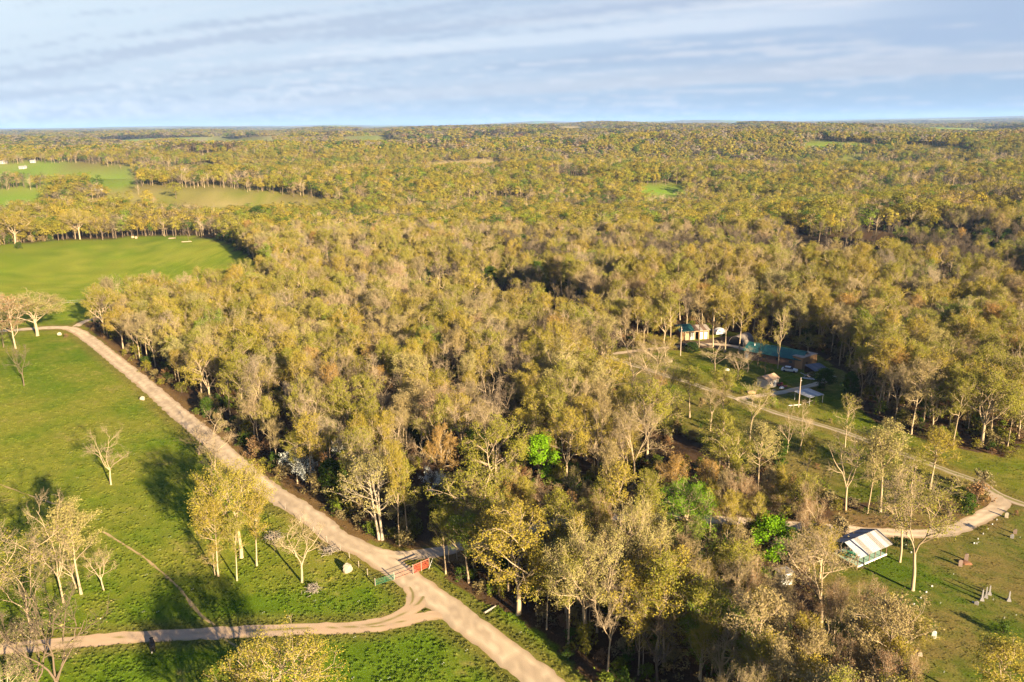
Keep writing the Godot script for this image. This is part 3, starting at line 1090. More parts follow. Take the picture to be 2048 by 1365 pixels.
	gravel.metallic_specular = 0.2
	gravel.albedo_texture = noise_tex(0.2, 0.72, 1.0, 22, 512, 4)
	gravel.uv1_scale = Vector3(0.12, 0.12, 1)
	build_road("gravel_road", main_road, 2.5, gravel, "pale gravel road running diagonally past the pasture", gravel_look, 0.08)
	build_road("spur_road", spur, 1.5, gravel, "short gravel spur forking off at the bend of the road", gravel_look, 0.072)
	build_road("branch_road", branch, 1.75, gravel, "gravel branch road curving through the woods to the churchyard", gravel_look, 0.074)
	build_road("dirt_track", dirt_track, 1.55, gravel, "rutted dirt track crossing the pasture to the gravel road", dirt_look, 0.066)
	build_road("dirt_track_fork", apron, 1.3, gravel, "southern fork of the dirt track where it meets the gravel road", dirt_look, 0.058)
	build_road("dirt_track_edge", apron_top, 1.1, gravel, "northern fork of the dirt track beside the gates", dirt_look, 0.05)
	build_road("lane", lane, 1.15, gravel, "two-rut lane along the grassy yard", lane_look, 0.062)
	build_road("driveway", drive, 1.3, gravel, "gravel driveway to the garage", gravel_look, 0.068)
	build_road("shed_driveway", shed_drive, 1.3, gravel, "gravel driveway beside the tan shed", gravel_look, 0.07)
	var path := PackedVector2Array([Vector2(-74.3, -129.8), Vector2(-69.4, -126.1), Vector2(-62.5, -120.4), Vector2(-56.3, -114.5), Vector2(-52.1, -110.2), Vector2(-47.7, -104.8), Vector2(-43.9, -101.3)])
	build_road("cattle_path", path, 0.24, gravel, "narrow trodden cattle path across the pasture", path_look, 0.02)
	var path2 := PackedVector2Array([Vector2(-42.2, -98.6), Vector2(-38.5, -95.9), Vector2(-34.9, -93.3)])
	build_road("cattle_path_lower", path2, 0.22, gravel, "narrow trodden cattle path below the dirt track", path_look, 0.02)
	var path3 := PackedVector2Array([Vector2(-112.0, -154.1), Vector2(-99.2, -146.7), Vector2(-91.1, -142.1), Vector2(-85.0, -138.8)])
	build_road("cattle_path_upper", path3, 0.16, gravel, "faint cattle path in the upper pasture", path_look, 0.02)

	make_prototypes()
	build_objects()
	build_trees()


# ------------------------------------------------------------------ built things
func facing(a: Vector3, b: Vector3) -> float:      # turn that lays the local x axis from a to b
	return atan2(-(b.z - a.z), b.x - a.x)


func roof_slope(called: String, parent: Node3D, from: Vector3, run: Vector3, fall: Vector3, pieces: int, mats: Array, thick := 0.05, ribs := true) -> void:
	# sheets laid side by side along run, each falling along fall
	var up := fall.cross(run).normalized()
	if up.y < 0:
		up = -up
	for k in pieces:
		var b := Buf.new()
		var w := run / pieces
		var lift := up * (0.004 + 0.012 * (k % 2))
		var o := from + w * k - w * 0.01 + lift
		var t := Transform3D(Basis(w * 1.02, up * thick, fall), o + w * 0.5 + fall * 0.5 + up * thick * 0.5)
		b.box(t, Vector3.ONE)
		if ribs:
			for q in 3:
				var m := Transform3D(Basis(w.normalized() * 0.05, up * 0.04, fall * 0.998), o + w * (0.17 + 0.33 * q) + fall * 0.5 + up * (thick + 0.018))
				b.box(m, Vector3.ONE)
		part(called, b.mesh(), mats[k % mats.size()], parent)


func gable(called: String, parent: Node3D, x: float, half: float, low: float, high: float, mat: Material, flip: bool) -> void:
	var b := Buf.new()
	var p := [Vector3(x, low, half), Vector3(x, low, -half), Vector3(x, high, 0)]
	var q := [Vector3(x + 0.08, low, half), Vector3(x + 0.08, low, -half), Vector3(x + 0.08, high, 0)]
	b.face3(p[0], p[2], p[1])
	b.face3(q[0], q[1], q[2])
	b.quad(p[0], q[0], q[2], p[2])
	b.quad(p[1], p[2], q[2], q[1])
	b.quad(p[0], p[1], q[1], q[0])
	part(called, b.mesh(), mat, parent)


func build_objects() -> void:
	rng.seed = 4242
	var grain := noise_tex(0.03, 0.72, 1.0, 31)
	var wood_tan := paint(0.42, 0.29, 0.17, 0.85, grain, 0.6)
	var wood_brown := paint(0.19, 0.12, 0.08, 0.9, grain, 0.6)
	var wood_grey := paint(0.36, 0.30, 0.24, 0.9, grain, 0.7)
	var white := paint(0.78, 0.76, 0.70, 0.7, grain, 0.4)
	var white_dull := paint(0.62, 0.60, 0.55, 0.8, grain, 0.4)
	var dark := paint(0.03, 0.03, 0.032, 0.6)
	var black_paint := paint(0.012, 0.012, 0.014, 0.25)
	var glass := paint(0.05, 0.06, 0.07, 0.08)
	var rubber := paint(0.02, 0.02, 0.02, 0.9)
	var green_roof := paint(0.024, 0.105, 0.098, 0.5, grain, 0.3)
	var green_roof_pale := paint(0.030, 0.120, 0.110, 0.5, grain, 0.3)
	var tin := paint(0.42, 0.415, 0.41, 0.5, noise_tex(0.02, 0.8, 1.0, 33), 0.5)
	var tin_rusty := paint(0.40, 0.365, 0.325, 0.55, noise_tex(0.03, 0.5, 1.0, 34), 0.7)
	var tin_grey := paint(0.40, 0.40, 0.41, 0.5, noise_tex(0.02, 0.75, 1.0, 35), 0.5)
	var red := paint(0.27, 0.05, 0.03, 0.6)
	var red_faded := paint(0.30, 0.09, 0.06, 0.7)
	var rust := paint(0.26, 0.10, 0.06, 0.8)
	var green_paint := paint(0.03, 0.16, 0.09, 0.55)
	var mint := paint(0.30, 0.46, 0.36, 0.7, grain, 0.5)
	var brick_tan := paint(0.46, 0.27, 0.13, 0.9, noise_tex(0.08, 0.6, 1.0, 36), 0.8)
	var brown_wall := paint(0.22, 0.13, 0.095, 0.9, noise_tex(0.08, 0.65, 1.0, 37), 0.8)
	var rock_pale := paint(0.52, 0.43, 0.32, 0.95, noise_tex(0.05, 0.5, 1.0, 38), 1.5)
	var stone_grey := paint(0.30, 0.28, 0.27, 0.85, noise_tex(0.06, 0.6, 1.0, 39), 1.8)
	var stone_pink := paint(0.28, 0.20, 0.16, 0.8, noise_tex(0.06, 0.6, 1.0, 40), 1.8)

	# --- gates across the road mouth
	var gate_specs := [
		["tube_gate", Vector2(-22.0, -111.3), Vector2(-19.4, -112.8), green_paint, 1.1, 5, "green tubular steel gate standing in grass left of the gravel road"],
		["tube_gate", Vector2(-19.3, -112.9), Vector2(-16.7, -114.8), rust, 1.1, 4, "thin faded red pipe gate closed across the gravel road"],
	]
	for g in gate_specs:
		var a := on(g[1].x, g[1].y)
		var b := on(g[2].x, g[2].y)
		var o := thing(g[0], g[6], "gate", a, facing(a, b))
		var l := a.distance_to(b)
		for k in g[5]:
			rod("bar", Vector3(0.04, 0.18 + k * (g[4] - 0.2) / (g[5] - 1), 0), Vector3(l - 0.04, 0.18 + k * (g[4] - 0.2) / (g[5] - 1), 0), 0.022, g[3], o)
		for k in 3:
			rod("upright", Vector3(l * k / 2.0, 0.12, 0.03), Vector3(l * k / 2.0, g[4] + 0.02, 0.03), 0.026, g[3], o)
		for k in 2:
			rod("gatepost", Vector3(l * k + (0.12 if k else -0.12), -0.3, 0), Vector3(l * k + (0.12 if k else -0.12), 1.4, 0), 0.05, wood_grey, o, 8)
	var pa := on(-16.5, -114.3)
	var pb := on(-14.1, -116.4)
	var panel := thing("corral_panel", "solid red steel corral panel with white posts right of the road gates", "livestock panel", pa, facing(pa, pb))
	var pl := pa.distance_to(pb)
	for k in 6:
		bx("slat", Vector3(pl - 0.1, 0.085, 0.04), Vector3(pl / 2, 0.22 + k * 0.22, 0), red, panel)
	bx("top_rail", Vector3(pl, 0.14, 0.08), Vector3(pl / 2, 1.62, 0), red_faded, panel)
	for k in 3:
		rod("post", Vector3(pl * k / 2.0, -0.3, 0.08), Vector3(pl * k / 2.0, 1.9, 0.08), 0.045, wood_grey, panel, 8)
	rod("brace", Vector3(pl - 0.5, 0.0, 0.5), Vector3(pl + 0.9, 1.35, -0.1), 0.045, white_dull, panel)
	# --- wire fence beside the road
	var fence_line := PackedVector2Array([Vector2(-22.2, -111.4), Vector2(-23.8, -114.2), Vector2(-25.7, -116.8), Vector2(-27.7, -119.5), Vector2(-29.9, -122.2), Vector2(-32.7, -125.0), Vector2(-35.9, -128.6), Vector2(-39.4, -132.8), Vector2(-43.5, -137.6)])
	var f0 := on(fence_line[0].x, fence_line[0].y)
	var fence := thing("wire_fence", "sagging wire fence with thin grey posts along the roadside ditch", "fence", f0)
	var at := []
	for p in fence_line:
		at.append(on(p.x, p.y) - f0)
	for p: Vector3 in at:
		rod("fence_post", p + Vector3.DOWN * 0.3, p + Vector3(rng.randfn() * 0.06, 1.25, rng.randfn() * 0.06), 0.055, wood_grey, fence)
	for h in 3:
		var b := Buf.new()
		for k in at.size() - 1:
			var up := Vector3.UP * (0.4 + h * 0.35)
			var mid: Vector3 = (at[k] + at[k + 1]) / 2 + up + Vector3.DOWN * 0.06
			b.tube([at[k] + up, mid, at[k + 1] + up], [0.008, 0.008, 0.008], 3)
		part("wire", b.mesh(), wood_grey, fence)

	# --- boulders, brush piles
	for r in [[Vector2(-27.3, -115.6), Vector3(0.85, 1.0, 0.8), "big pale boulder in the pasture beside the road gates"], [Vector2(-99.2, -202.0), Vector3(0.75, 0.7, 0.7), "pale boulder halfway up the pasture beside the long gravel road"], [Vector2(-161.1, -274.6), Vector3(0.8, 0.75, 0.7), "squat boulder under the road bend near the spreading oak"]]:
		single("boulder", rock(int(r[0].x * 10), r[1]), rock_pale, on(r[0].x, r[0].y, r[1].y * 0.55), r[2], "boulder", 0.7, "pale boulders in the pasture")
	for r in [[Vector2(-31.6, -110.2), 1.3, "brush pile of cut branches in grass below the sparse tree"], [Vector2(-42.5, -126.6), 1.9, "low grey brush heap beside the yellow-crowned tree group"], [Vector2(-31.5, -121.7), 1.4, "tangled grey brush in the roadside ditch near the boulder"]]:
		var b := Buf.new()
		for k in 90:
			var az := rng.randf() * TAU
			var d := Vector3(cos(az), rng.randf_range(-0.1, 0.5), sin(az)).normalized()
			var c: Vector3 = Vector3(rng.randfn() * 0.4, 0.1 + absf(rng.randfn()) * 0.25, rng.randfn() * 0.4) * r[1]
			var l: float = rng.randf_range(0.4, 1.0) * r[1]
			b.tube([c - d * l * 0.5, c + d * l * 0.5 + Vector3.UP * rng.randfn() * 0.1], [0.05, 0.02], 3)
		single("brush_pile", b.mesh(), wood_grey, on(r[0].x, r[0].y), r[2], "brush pile")

	# --- black cow
	var hide := StandardMaterial3D.new()
	hide.vertex_color_use_as_albedo = true
	hide.roughness = 0.6
	hide.metallic_specular = 0.3
	var k1 := Color(0.010, 0.009, 0.009)
	var k2 := Color(0.62, 0.58, 0.52)
	var cow_bones := [
		[Vector3(-0.70, 1.02, 0), Vector3(0.10, 1.00, 0), 0.33, 0.37, k1], [Vector3(0.10, 1.00, 0), Vector3(0.66, 1.03, 0), 0.37, 0.30, k1], [Vector3(-0.15, 0.86, 0), Vector3(0.25, 0.84, 0), 0.30, 0.29, k1],
		[Vector3(0.66, 1.08, 0), Vector3(1.08, 1.24, 0), 0.23, 0.16, k1], [Vector3(1.08, 1.26, 0), Vector3(1.22, 1.22, 0), 0.16, 0.14, k1], [Vector3(1.22, 1.20, 0), Vector3(1.50, 1.00, 0), 0.13, 0.09, k2],
		[Vector3(-0.72, 1.05, 0.14), Vector3(-0.68, 0.72, 0.18), 0.23, 0.15, k1], [Vector3(-0.68, 0.72, 0.18), Vector3(-0.86, 0.46, 0.18), 0.13, 0.075, k1], [Vector3(-0.86, 0.46, 0.18), Vector3(-0.80, 0.05, 0.18), 0.065, 0.06, k1],
		[Vector3(-0.72, 1.05, -0.14), Vector3(-0.66, 0.72, -0.18), 0.23, 0.15, k1], [Vector3(-0.66, 0.72, -0.18), Vector3(-0.80, 0.46, -0.18), 0.13, 0.075, k1], [Vector3(-0.80, 0.46, -0.18), Vector3(-0.74, 0.05, -0.18), 0.065, 0.06, k2],
		[Vector3(0.55, 0.92, 0.15), Vector3(0.55, 0.48, 0.17), 0.17, 0.085, k1], [Vector3(0.55, 0.48, 0.17), Vector3(0.56, 0.05, 0.17), 0.07, 0.06, k1],
		[Vector3(0.55, 0.92, -0.15), Vector3(0.60, 0.48, -0.17), 0.17, 0.085, k1], [Vector3(0.60, 0.48, -0.17), Vector3(0.62, 0.05, -0.17), 0.07, 0.06, k1],
		[Vector3(1.08, 1.32, 0.08), Vector3(1.02, 1.34, 0.28), 0.06, 0.04, k1], [Vector3(1.08, 1.32, -0.08), Vector3(1.02, 1.34, -0.28), 0.06, 0.04, k1],
		[Vector3(-1.0, 1.12, 0), Vector3(-1.12, 0.60, 0), 0.04, 0.03, k1], [Vector3(-1.12, 0.60, 0), Vector3(-1.12, 0.42, 0), 0.05, 0.06, k1], [Vector3(-0.1, 0.60, 0.05), Vector3(0.0, 0.58, -0.05), 0.10, 0.10, k2],
	]
	single("cow", skin(cow_bones, 0.14, 0.05), hide, on(-50.5, -95.7), "black cow with white patches standing below the dirt track", "cow", deg_to_rad(118))

	# --- utility poles and their wires
	for p in [[Vector3(-197.8, -300.8, 6.9), "weathered utility pole at the left end of the gravel road"], [Vector3(30.5, -250.7, 8.2), "utility pole among shrubs at the left end of the driveway"], [Vector3(52.3, -237.4, 9.1), "tan utility pole in the yard in front of the garage"], [Vector3(72.4, -190.0, 7.7), "pale utility pole beside the white canopy"]]:
		var v: Vector3 = p[0]
		var o := thing("utility_pole", p[1], "utility pole", on(v.x, v.y), rng.randf() * 0.5, "utility poles")
		var b := Buf.new()
		b.tube([Vector3.DOWN * 0.5, Vector3.UP * v.z], [0.15, 0.10], 8, Color.WHITE, true)
		part("pole", b.mesh(), paint(0.42, 0.32, 0.24, 0.9, grain, 0.8), o)
		rod("insulator", Vector3(0, v.z - 0.1, 0), Vector3(0, v.z + 0.22, 0), 0.06, white, o)
		bx("transformer_bracket", Vector3(0.3, 0.12, 0.12), Vector3(0.18, v.z - 0.6, 0), tin_grey, o)
	var wa := on(-197.8, -300.8) + Vector3.UP * 7.6
	var wb := on(-137.0, -306.9) + Vector3.UP * 9.0
	var lines := thing("power_line", "pair of thin power lines crossing the corner of the bright meadow", "power line", wa)
	for k in 2:
		var pts := []
		for s in 13:
			var t := s / 12.0
			pts.append((wb - wa) * t + Vector3(0, -1.4 * 4 * t * (1 - t) - 0.6 * k, 0.5 * k))
		var b := Buf.new()
		b.tube(pts, taper(13, 0.03, 0.03), 4)
		part("wire", b.mesh(), tin_grey, lines)

	# --- long green-roofed building
	var la := on(71.1, -233.9)
	var lb := on(84.2, -222.4)
	var long := thing("long_building", "long low brown building with teal metal roof at the edge of the woods", "building", la, facing(la, lb))
	var ll := la.distance_to(lb)
	bx("front_wall", Vector3(ll, 2.7, 0.2), Vector3(ll / 2, 1.3, -0.1), brown_wall, long)
	bx("back_wall", Vector3(ll, 2.7, 0.2), Vector3(ll / 2, 1.3, -7.1), brown_wall, long)
	for x in [0.0, ll]:
		bx("end_wall", Vector3(0.22, 2.7, 7.2), Vector3(x, 1.3, -3.6), brick_tan if x else brown_wall, long)
	var gb := Node3D.new()
	for x in [-0.02, ll + 0.02]:
		var holder := Buf.new()
		holder.face3(Vector3(x, 2.65, 0), Vector3(x, 2.65, -7.2), Vector3(x, 4.25, -3.6))
		holder.face3(Vector3(x, 2.65, 0), Vector3(x, 4.25, -3.6), Vector3(x, 2.65, -7.2))
		part("gable", holder.mesh(), brick_tan if x > 1 else brown_wall, long)
	gb.free()
	roof_slope("roof_sheet", long, Vector3(-0.4, 4.4, -3.6), Vector3(ll + 0.8, 0, 0), Vector3(0, -1.85, 4.2), 9, [green_roof, green_roof_pale, green_roof])
	roof_slope("roof_sheet", long, Vector3(-0.4, 4.4, -3.6), Vector3(ll + 0.8, 0, 0), Vector3(0, -1.85, -4.2), 9, [green_roof, green_roof_pale, green_roof])
	bx("ridge_cap", Vector3(ll + 0.8, 0.08, 0.4), Vector3(ll / 2, 4.49, -3.6), green_roof_pale, long)
	for k in 4:
		var win := bx("window", Vector3(1.1, 0.9, 0.06), Vector3(2.5 + k * 4.0, 1.6, 0.03), wood_brown, long)
		bx("pane", Vector3(0.95, 0.75, 0.03), Vector3(0, 0, 0.03), glass, win)
	bx("door", Vector3(1.0, 2.0, 0.06), Vector3(0.9, 1.0, 0.03), white_dull, long)
	var vent := rod("roof_vent", Vector3(ll * 0.12, 3.9, -2.4), Vector3(ll * 0.12, 4.5, -2.4), 0.14, white, long, 8)
	vent.name = "roof_vent"

	# --- block at its right end
	var ba := on(84.4, -221.5)
	var bb := on(90.2, -225.7)
	var block := thing("block_annex", "tall tan block annex against the right end of the teal-roofed building", "building", ba, facing(ba, bb))
	var bl := ba.distance_to(bb)
	bx("front_wall", Vector3(bl, 3.6, 0.2), Vector3(bl / 2, 1.7, -0.1), brick_tan, block)
	bx("back_wall", Vector3(bl, 3.6, 0.2), Vector3(bl / 2, 1.7, -3.1), brick_tan, block)
	for x in [0.0, bl]:
		bx("end_wall", Vector3(0.2, 3.6, 2.8), Vector3(x + (0.1 if x == 0.0 else -0.1), 1.7, -1.6), brick_tan, block)
	bx("flat_roof", Vector3(bl + 0.3, 0.14, 3.5), Vector3(bl / 2, 3.58, -1.6), wood_grey, block)
	bx("doorway", Vector3(0.9, 2.0, 0.05), Vector3(bl * 0.3, 1.0, 0.03), wood_brown, block)

	# --- lean-to with dark roof, rubble, lumber
	var leanto := thing("lean_to", "low lean-to with sloping dark grey roof beside the tan annex", "shed", on(87.2, -217.5), 0.35)
	roof_slope("roof_sheet", leanto, Vector3(-2.6, 2.3, -2.2), Vector3(5.2, 0, 0), Vector3(0, -0.7, 4.4), 5, [paint(0.14, 0.14, 0.16, 0.6, grain, 0.4), paint(0.18, 0.18, 0.2, 0.6, grain, 0.4)])
	for x in [-2.4, 0.0, 2.4]:
		rod("post", Vector3(x, 0, 2.0), Vector3(x, 1.6, 2.0), 0.07, wood_brown, leanto)
		rod("post", Vector3(x, 0, -2.0), Vector3(x, 2.25, -2.0), 0.07, wood_brown, leanto)
	bx("back_wall", Vector3(5.0, 2.1, 0.1), Vector3(0, 1.05, -2.15), wood_brown, leanto)
	var pile := thing("rubble_pile", "heap of tan boards and rubble below the dark lean-to roof", "pile", on(84.4, -214.3))
	for k in 26:
		bx("board", Vector3(rng.randf_range(1.0, 2.6), 0.08, rng.randf_range(0.15, 0.4)), Vector3(rng.randfn() * 1.1, 0.12 + rng.randf() * 0.6, rng.randfn() * 0.8), [wood_tan, brick_tan, white_dull, wood_grey][k % 4], pile, Vector3(rng.randfn() * 0.25, rng.randf() * PI, rng.randfn() * 0.25))
	var pipes := thing("lumber_stack", "long white boards lying on trestles below the rubble heap", "lumber", on(84.7, -211.1), -0.5)
	for k in 5:
		bx("plank", Vector3(6.0 + rng.randf(), 0.07, 0.2), Vector3(rng.randfn() * 0.3, 0.45 + 0.075 * (k / 3), (k % 3) * 0.26), white_dull, pipes)
	for x in [-2.0, 2.0]:
		bx("trestle", Vector3(0.12, 0.42, 0.9), Vector3(x, 0.2, 0.25), wood_brown, pipes)

	# --- garage row
	var ga := on(55.6, -254.0)
	var gc := on(65.5, -255.9)
	var garage := thing("garage", "open-fronted garage with teal roof, tan posts and white doors", "garage", ga, facing(ga, gc))
	var gl := ga.distance_to(gc)
	bx("back_wall", Vector3(gl, 3.2, 0.2), Vector3(gl / 2, 1.5, -6.5), brown_wall, garage)
	bx("end_wall", Vector3(0.2, 3.2, 6.4), Vector3(0, 1.5, -3.3), brown_wall, garage)
	bx("end_wall", Vector3(0.2, 3.2, 6.4), Vector3(gl, 1.5, -3.3), brown_wall, garage)
	for k in 7:
		bx("pier", Vector3(0.38, 3.1, 0.38), Vector3(0.2 + (gl - 0.4) * k / 6.0, 1.5, 0.0), wood_tan if k < 4 else brick_tan, garage)
	for k in [0, 1, 2, 4, 5]:
		bx("door", Vector3((gl - 0.4) / 6.0 - 0.42, 2.5, 0.08), Vector3(0.2 + (gl - 0.4) * (k + 0.5) / 6.0, 1.22, -0.06), brick_tan if k == 0 else (wood_tan if k == 1 else white_dull), garage)
	bx("lintel", Vector3(gl, 0.35, 0.3), Vector3(gl / 2, 2.95, -0.05), wood_tan, garage)
	roof_slope("roof_sheet", garage, Vector3(-0.5, 4.7, -3.3), Vector3(gl * 0.52, 0, 0), Vector3(0, -1.5, 4.1), 4, [green_roof, green_roof_pale])
	roof_slope("roof_sheet", garage, Vector3(-0.5, 4.7, -3.3), Vector3(gl * 0.52, 0, 0), Vector3(0, -1.5, -4.1), 4, [green_roof, green_roof_pale])
	roof_slope("roof_sheet", garage, Vector3(gl * 0.51, 4.2, -3.3), Vector3(gl * 0.52, 0, 0), Vector3(0, -1.0, 4.0), 4, [wood_brown, wood_grey])
	roof_slope("roof_sheet", garage, Vector3(gl * 0.51, 4.2, -3.3), Vector3(gl * 0.52, 0, 0), Vector3(0, -1.0, -4.0), 4, [wood_brown, wood_grey])

	# --- camper trailer, hoop hut
	var camper := thing("camper_trailer", "small rounded white camper trailer under the trees beside the garage", "trailer", on(70.2, -259.6), 0.3)
	var cb := Buf.new()
	var prof := []
	for k in 17:
		var t := PI * k / 16.0
		prof.append(Vector2(-cos(t) * 2.0 * (1 - 0.12 * sin(t)), 0.75 + pow(sin(t), 0.55) * 1.75))
	for k in 16:
		cb.quad(Vector3(prof[k + 1].x, prof[k + 1].y, 1.05), Vector3(prof[k + 1].x, prof[k + 1].y, -1.05), Vector3(prof[k].x, prof[k].y, -1.05), Vector3(prof[k].x, prof[k].y, 1.05))
		cb.face3(Vector3(0, 0.75, 1.05), Vector3(prof[k + 1].x, prof[k + 1].y, 1.05), Vector3(prof[k].x, prof[k].y, 1.05))
		cb.face3(Vector3(0, 0.75, -1.05), Vector3(prof[k].x, prof[k].y, -1.05), Vector3(prof[k + 1].x, prof[k + 1].y, -1.05))
	part("body", cb.mesh(), white, camper)
	bx("floor_frame", Vector3(3.9, 0.14, 1.9), Vector3(0, 0.68, 0), dark, camper)
	bx("window", Vector3(1.0, 0.5, 0.04), Vector3(-0.7, 1.75, 1.07), glass, camper)
	bx("door", Vector3(0.6, 1.5, 0.04), Vector3(0.8, 1.55, 1.07), white_dull, camper)
	for s in [-1, 1]:
		rod("wheel", Vector3(0, 0.34, 0.85 * s), Vector3(0, 0.34, 1.05 * s), 0.34, rubber, camper, 12)
	rod("tow_bar", Vector3(1.8, 0.6, 0), Vector3(3.0, 0.5, 0), 0.05, dark, camper)
	var hut := thing("hoop_hut", "rounded grey hoop hut with a dark open end behind the yard", "hut", on(75.1, -251.0), 2.35)
	var hb := Buf.new()
	var hi := Buf.new()
	for k in 14:
		var t0 := PI * k / 14.0
		var t1 := PI * (k + 1) / 14.0
		for s in 5:
			var z0 := -3.5 + s * 1.4
			var wv := 0.05 * (s % 2)
			hb.quad(Vector3(cos(t0) * (2.6 + wv), sin(t0) * (2.9 + wv), z0 + 1.38), Vector3(cos(t0) * (2.6 + wv), sin(t0) * (2.9 + wv), z0), Vector3(cos(t1) * (2.6 + wv), sin(t1) * (2.9 + wv), z0), Vector3(cos(t1) * (2.6 + wv), sin(t1) * (2.9 + wv), z0 + 1.38))
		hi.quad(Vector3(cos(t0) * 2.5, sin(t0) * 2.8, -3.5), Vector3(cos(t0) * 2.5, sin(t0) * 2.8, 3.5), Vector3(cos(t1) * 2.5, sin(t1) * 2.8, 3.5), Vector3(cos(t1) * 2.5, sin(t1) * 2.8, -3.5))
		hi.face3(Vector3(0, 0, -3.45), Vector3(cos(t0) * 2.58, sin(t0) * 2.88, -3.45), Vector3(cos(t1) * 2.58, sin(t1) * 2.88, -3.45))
	part("cover", hb.mesh(), paint(0.24, 0.20, 0.165, 0.85, grain, 0.5), hut)
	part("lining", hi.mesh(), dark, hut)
	for z in [-3.5, 0.0, 3.5]:
		var ring := []
		for k in 15:
			var t := PI * k / 14.0
			ring.append(Vector3(cos(t) * 2.62, sin(t) * 2.92, z))
		var rb := Buf.new()
		rb.tube(ring, taper(15, 0.06, 0.06), 5)
		part("hoop", rb.mesh(), wood_grey, hut)

	# --- vehicles
	car("parked_car", "black car parked on the driveway in front of the garage", "car", on(56.3, -246.7), 0.25, black_paint, glass, rubber, white)
	car("parked_car", "white car parked in the shade before the teal-roofed building", "car", on(80.2, -219.7), -0.5, white, glass, rubber, red)
	# --- tan shed with mower
	var sa := on(69.0, -204.4)
	var sb := on(72.9, -207.2)
	var shed := thing("garden_shed", "small tan wooden shed with shingled gable roof in the sunny yard", "shed", sa, facing(sa, sb))
	var sl := sa.distance_to(sb)
	bx("front_wall", Vector3(sl, 2.3, 0.12), Vector3(sl / 2, 1.1, -0.06), paint(0.66, 0.53, 0.38, 0.85, grain, 0.6), shed)
	bx("back_wall", Vector3(sl, 2.3, 0.12), Vector3(sl / 2, 1.1, -3.5), wood_grey, shed)
	for x in [0.06, sl - 0.06]:
		bx("side_wall", Vector3(0.12, 2.3, 3.3), Vector3(x, 1.1, -1.78), paint(0.56, 0.50, 0.44, 0.85, grain, 0.6), shed)
		gable("gable", shed, x - 0.04, 1.75, 2.25, 3.05, wood_grey, false)
	for c in shed.get_children():
		if c.name.begins_with("gable"):
			c.position.z = -1.78
	var shingle := [paint(0.55, 0.36, 0.21, 0.9, grain, 0.8), paint(0.50, 0.33, 0.20, 0.9, grain, 0.8)]
	roof_slope("roof_panel", shed, Vector3(-0.2, 3.12, -1.78), Vector3(sl + 0.4, 0, 0), Vector3(0, -0.95, 2.05), 4, shingle, 0.06, false)
	roof_slope("roof_panel", shed, Vector3(-0.2, 3.12, -1.78), Vector3(sl + 0.4, 0, 0), Vector3(0, -0.95, -2.05), 4, shingle, 0.06, false)
	bx("door", Vector3(1.0, 1.9, 0.05), Vector3(sl * 0.65, 0.98, 0.03), white, shed)
	var win2 := bx("window", Vector3(0.6, 0.55, 0.05), Vector3(sl * 0.25, 1.4, 0.03), white, shed)
	bx("pane", Vector3(0.48, 0.43, 0.03), Vector3(0, 0, 0.025), glass, win2)
	var mow := thing("riding_mower", "red riding mower parked at the right corner of the tan shed", "mower", on(73.2, -206.7), 0.6)
	bx("hood", Vector3(0.8, 0.5, 0.6), Vector3(0.5, 0.75, 0), red, mow)
	bx("fender", Vector3(0.8, 0.25, 0.95), Vector3(-0.35, 0.62, 0), red, mow)
	bx("seat", Vector3(0.42, 0.45, 0.45), Vector3(-0.4, 0.95, 0), dark, mow)
	bx("deck", Vector3(0.8, 0.15, 1.1), Vector3(0.1, 0.3, 0), red_faded, mow)
	rod("steering_column", Vector3(0.1, 0.7, 0), Vector3(-0.08, 1.1, 0), 0.03, dark, mow)
	for s in [-1, 1]:
		rod("wheel", Vector3(-0.45, 0.33, 0.35 * s), Vector3(-0.45, 0.33, 0.55 * s), 0.33, rubber, mow, 12)
		rod("wheel", Vector3(0.72, 0.24, 0.32 * s), Vector3(0.72, 0.24, 0.47 * s), 0.24, rubber, mow, 12)
	for r in [[Vector2(73.0, -205.0), white, "white tarp bundle beside the red mower"], [Vector2(74.3, -206.3), red_faded, "faded reddish bundle right of the red mower"], [Vector2(70.2, -202.6), wood_tan, "tan heap of sand in front of the tan shed"]]:
		single("bundle", rock(int(r[0].x * 31), Vector3(0.8, 0.35, 0.6)), r[1], on(r[0].x, r[0].y, 0.16), r[2], "bundle")
	single("gravel_heap", rock(77, Vector3(1.2, 0.55, 1.0)), paint(0.50, 0.30, 0.14, 0.95, grain, 1.0), on(63.8, -201.2, 0.2), "orange-tan soil heap beside the shed driveway", "heap")
	# --- white canopy
	var ca := thing("canopy", "white flat metal canopy on posts at the edge of the lawn", "canopy", on(76.5, -194.4), 0.5)
	roof_slope("roof_sheet", ca, Vector3(-2.6, 2.4, -2.6), Vector3(5.2, 0, 0), Vector3(0, -0.25, 5.2), 5, [tin_grey, white_dull])
	for x in [-2.4, 2.4]:
		for z in [-2.4, 2.4]:
			rod("post", Vector3(x, -0.1, z), Vector3(x, 2.25, z), 0.06, white_dull, ca)
	for x in [-2.45, 2.45]:
		rod("beam", Vector3(x, 2.32, -2.5), Vector3(x, 2.1, 2.5), 0.06, white_dull, ca)
	for r in [[Vector2(72.0, -191.5), -0.25, "white plank lying in grass left of the pale pole foot"], [Vector2(77.1, -194.3), 0.25, "white plank lying in grass below the white canopy"]]:
		single("plank", box_mesh(Vector3(3.4, 0.12, 0.16)), white, on(r[0].x, r[0].y, 0.08), r[2], "plank", r[1] + 0.4)
	single("landscape_rock", rock(91, Vector3(0.9, 0.6, 0.7)), rock_pale, on(47.7, -230.7, 0.25), "lone pale rock on the lawn left of the tan utility pole", "rock")
	single("landscape_rock", rock(92, Vector3(0.9, 0.4, 0.7)), white_dull, on(62.8, -221.9, 0.2), "whitish rock among bushes in the middle of the yard", "rock")

	# --- churchyard pavilion
	var va := on(55.2, -114.1)
	var vb := on(61.5, -117.8)
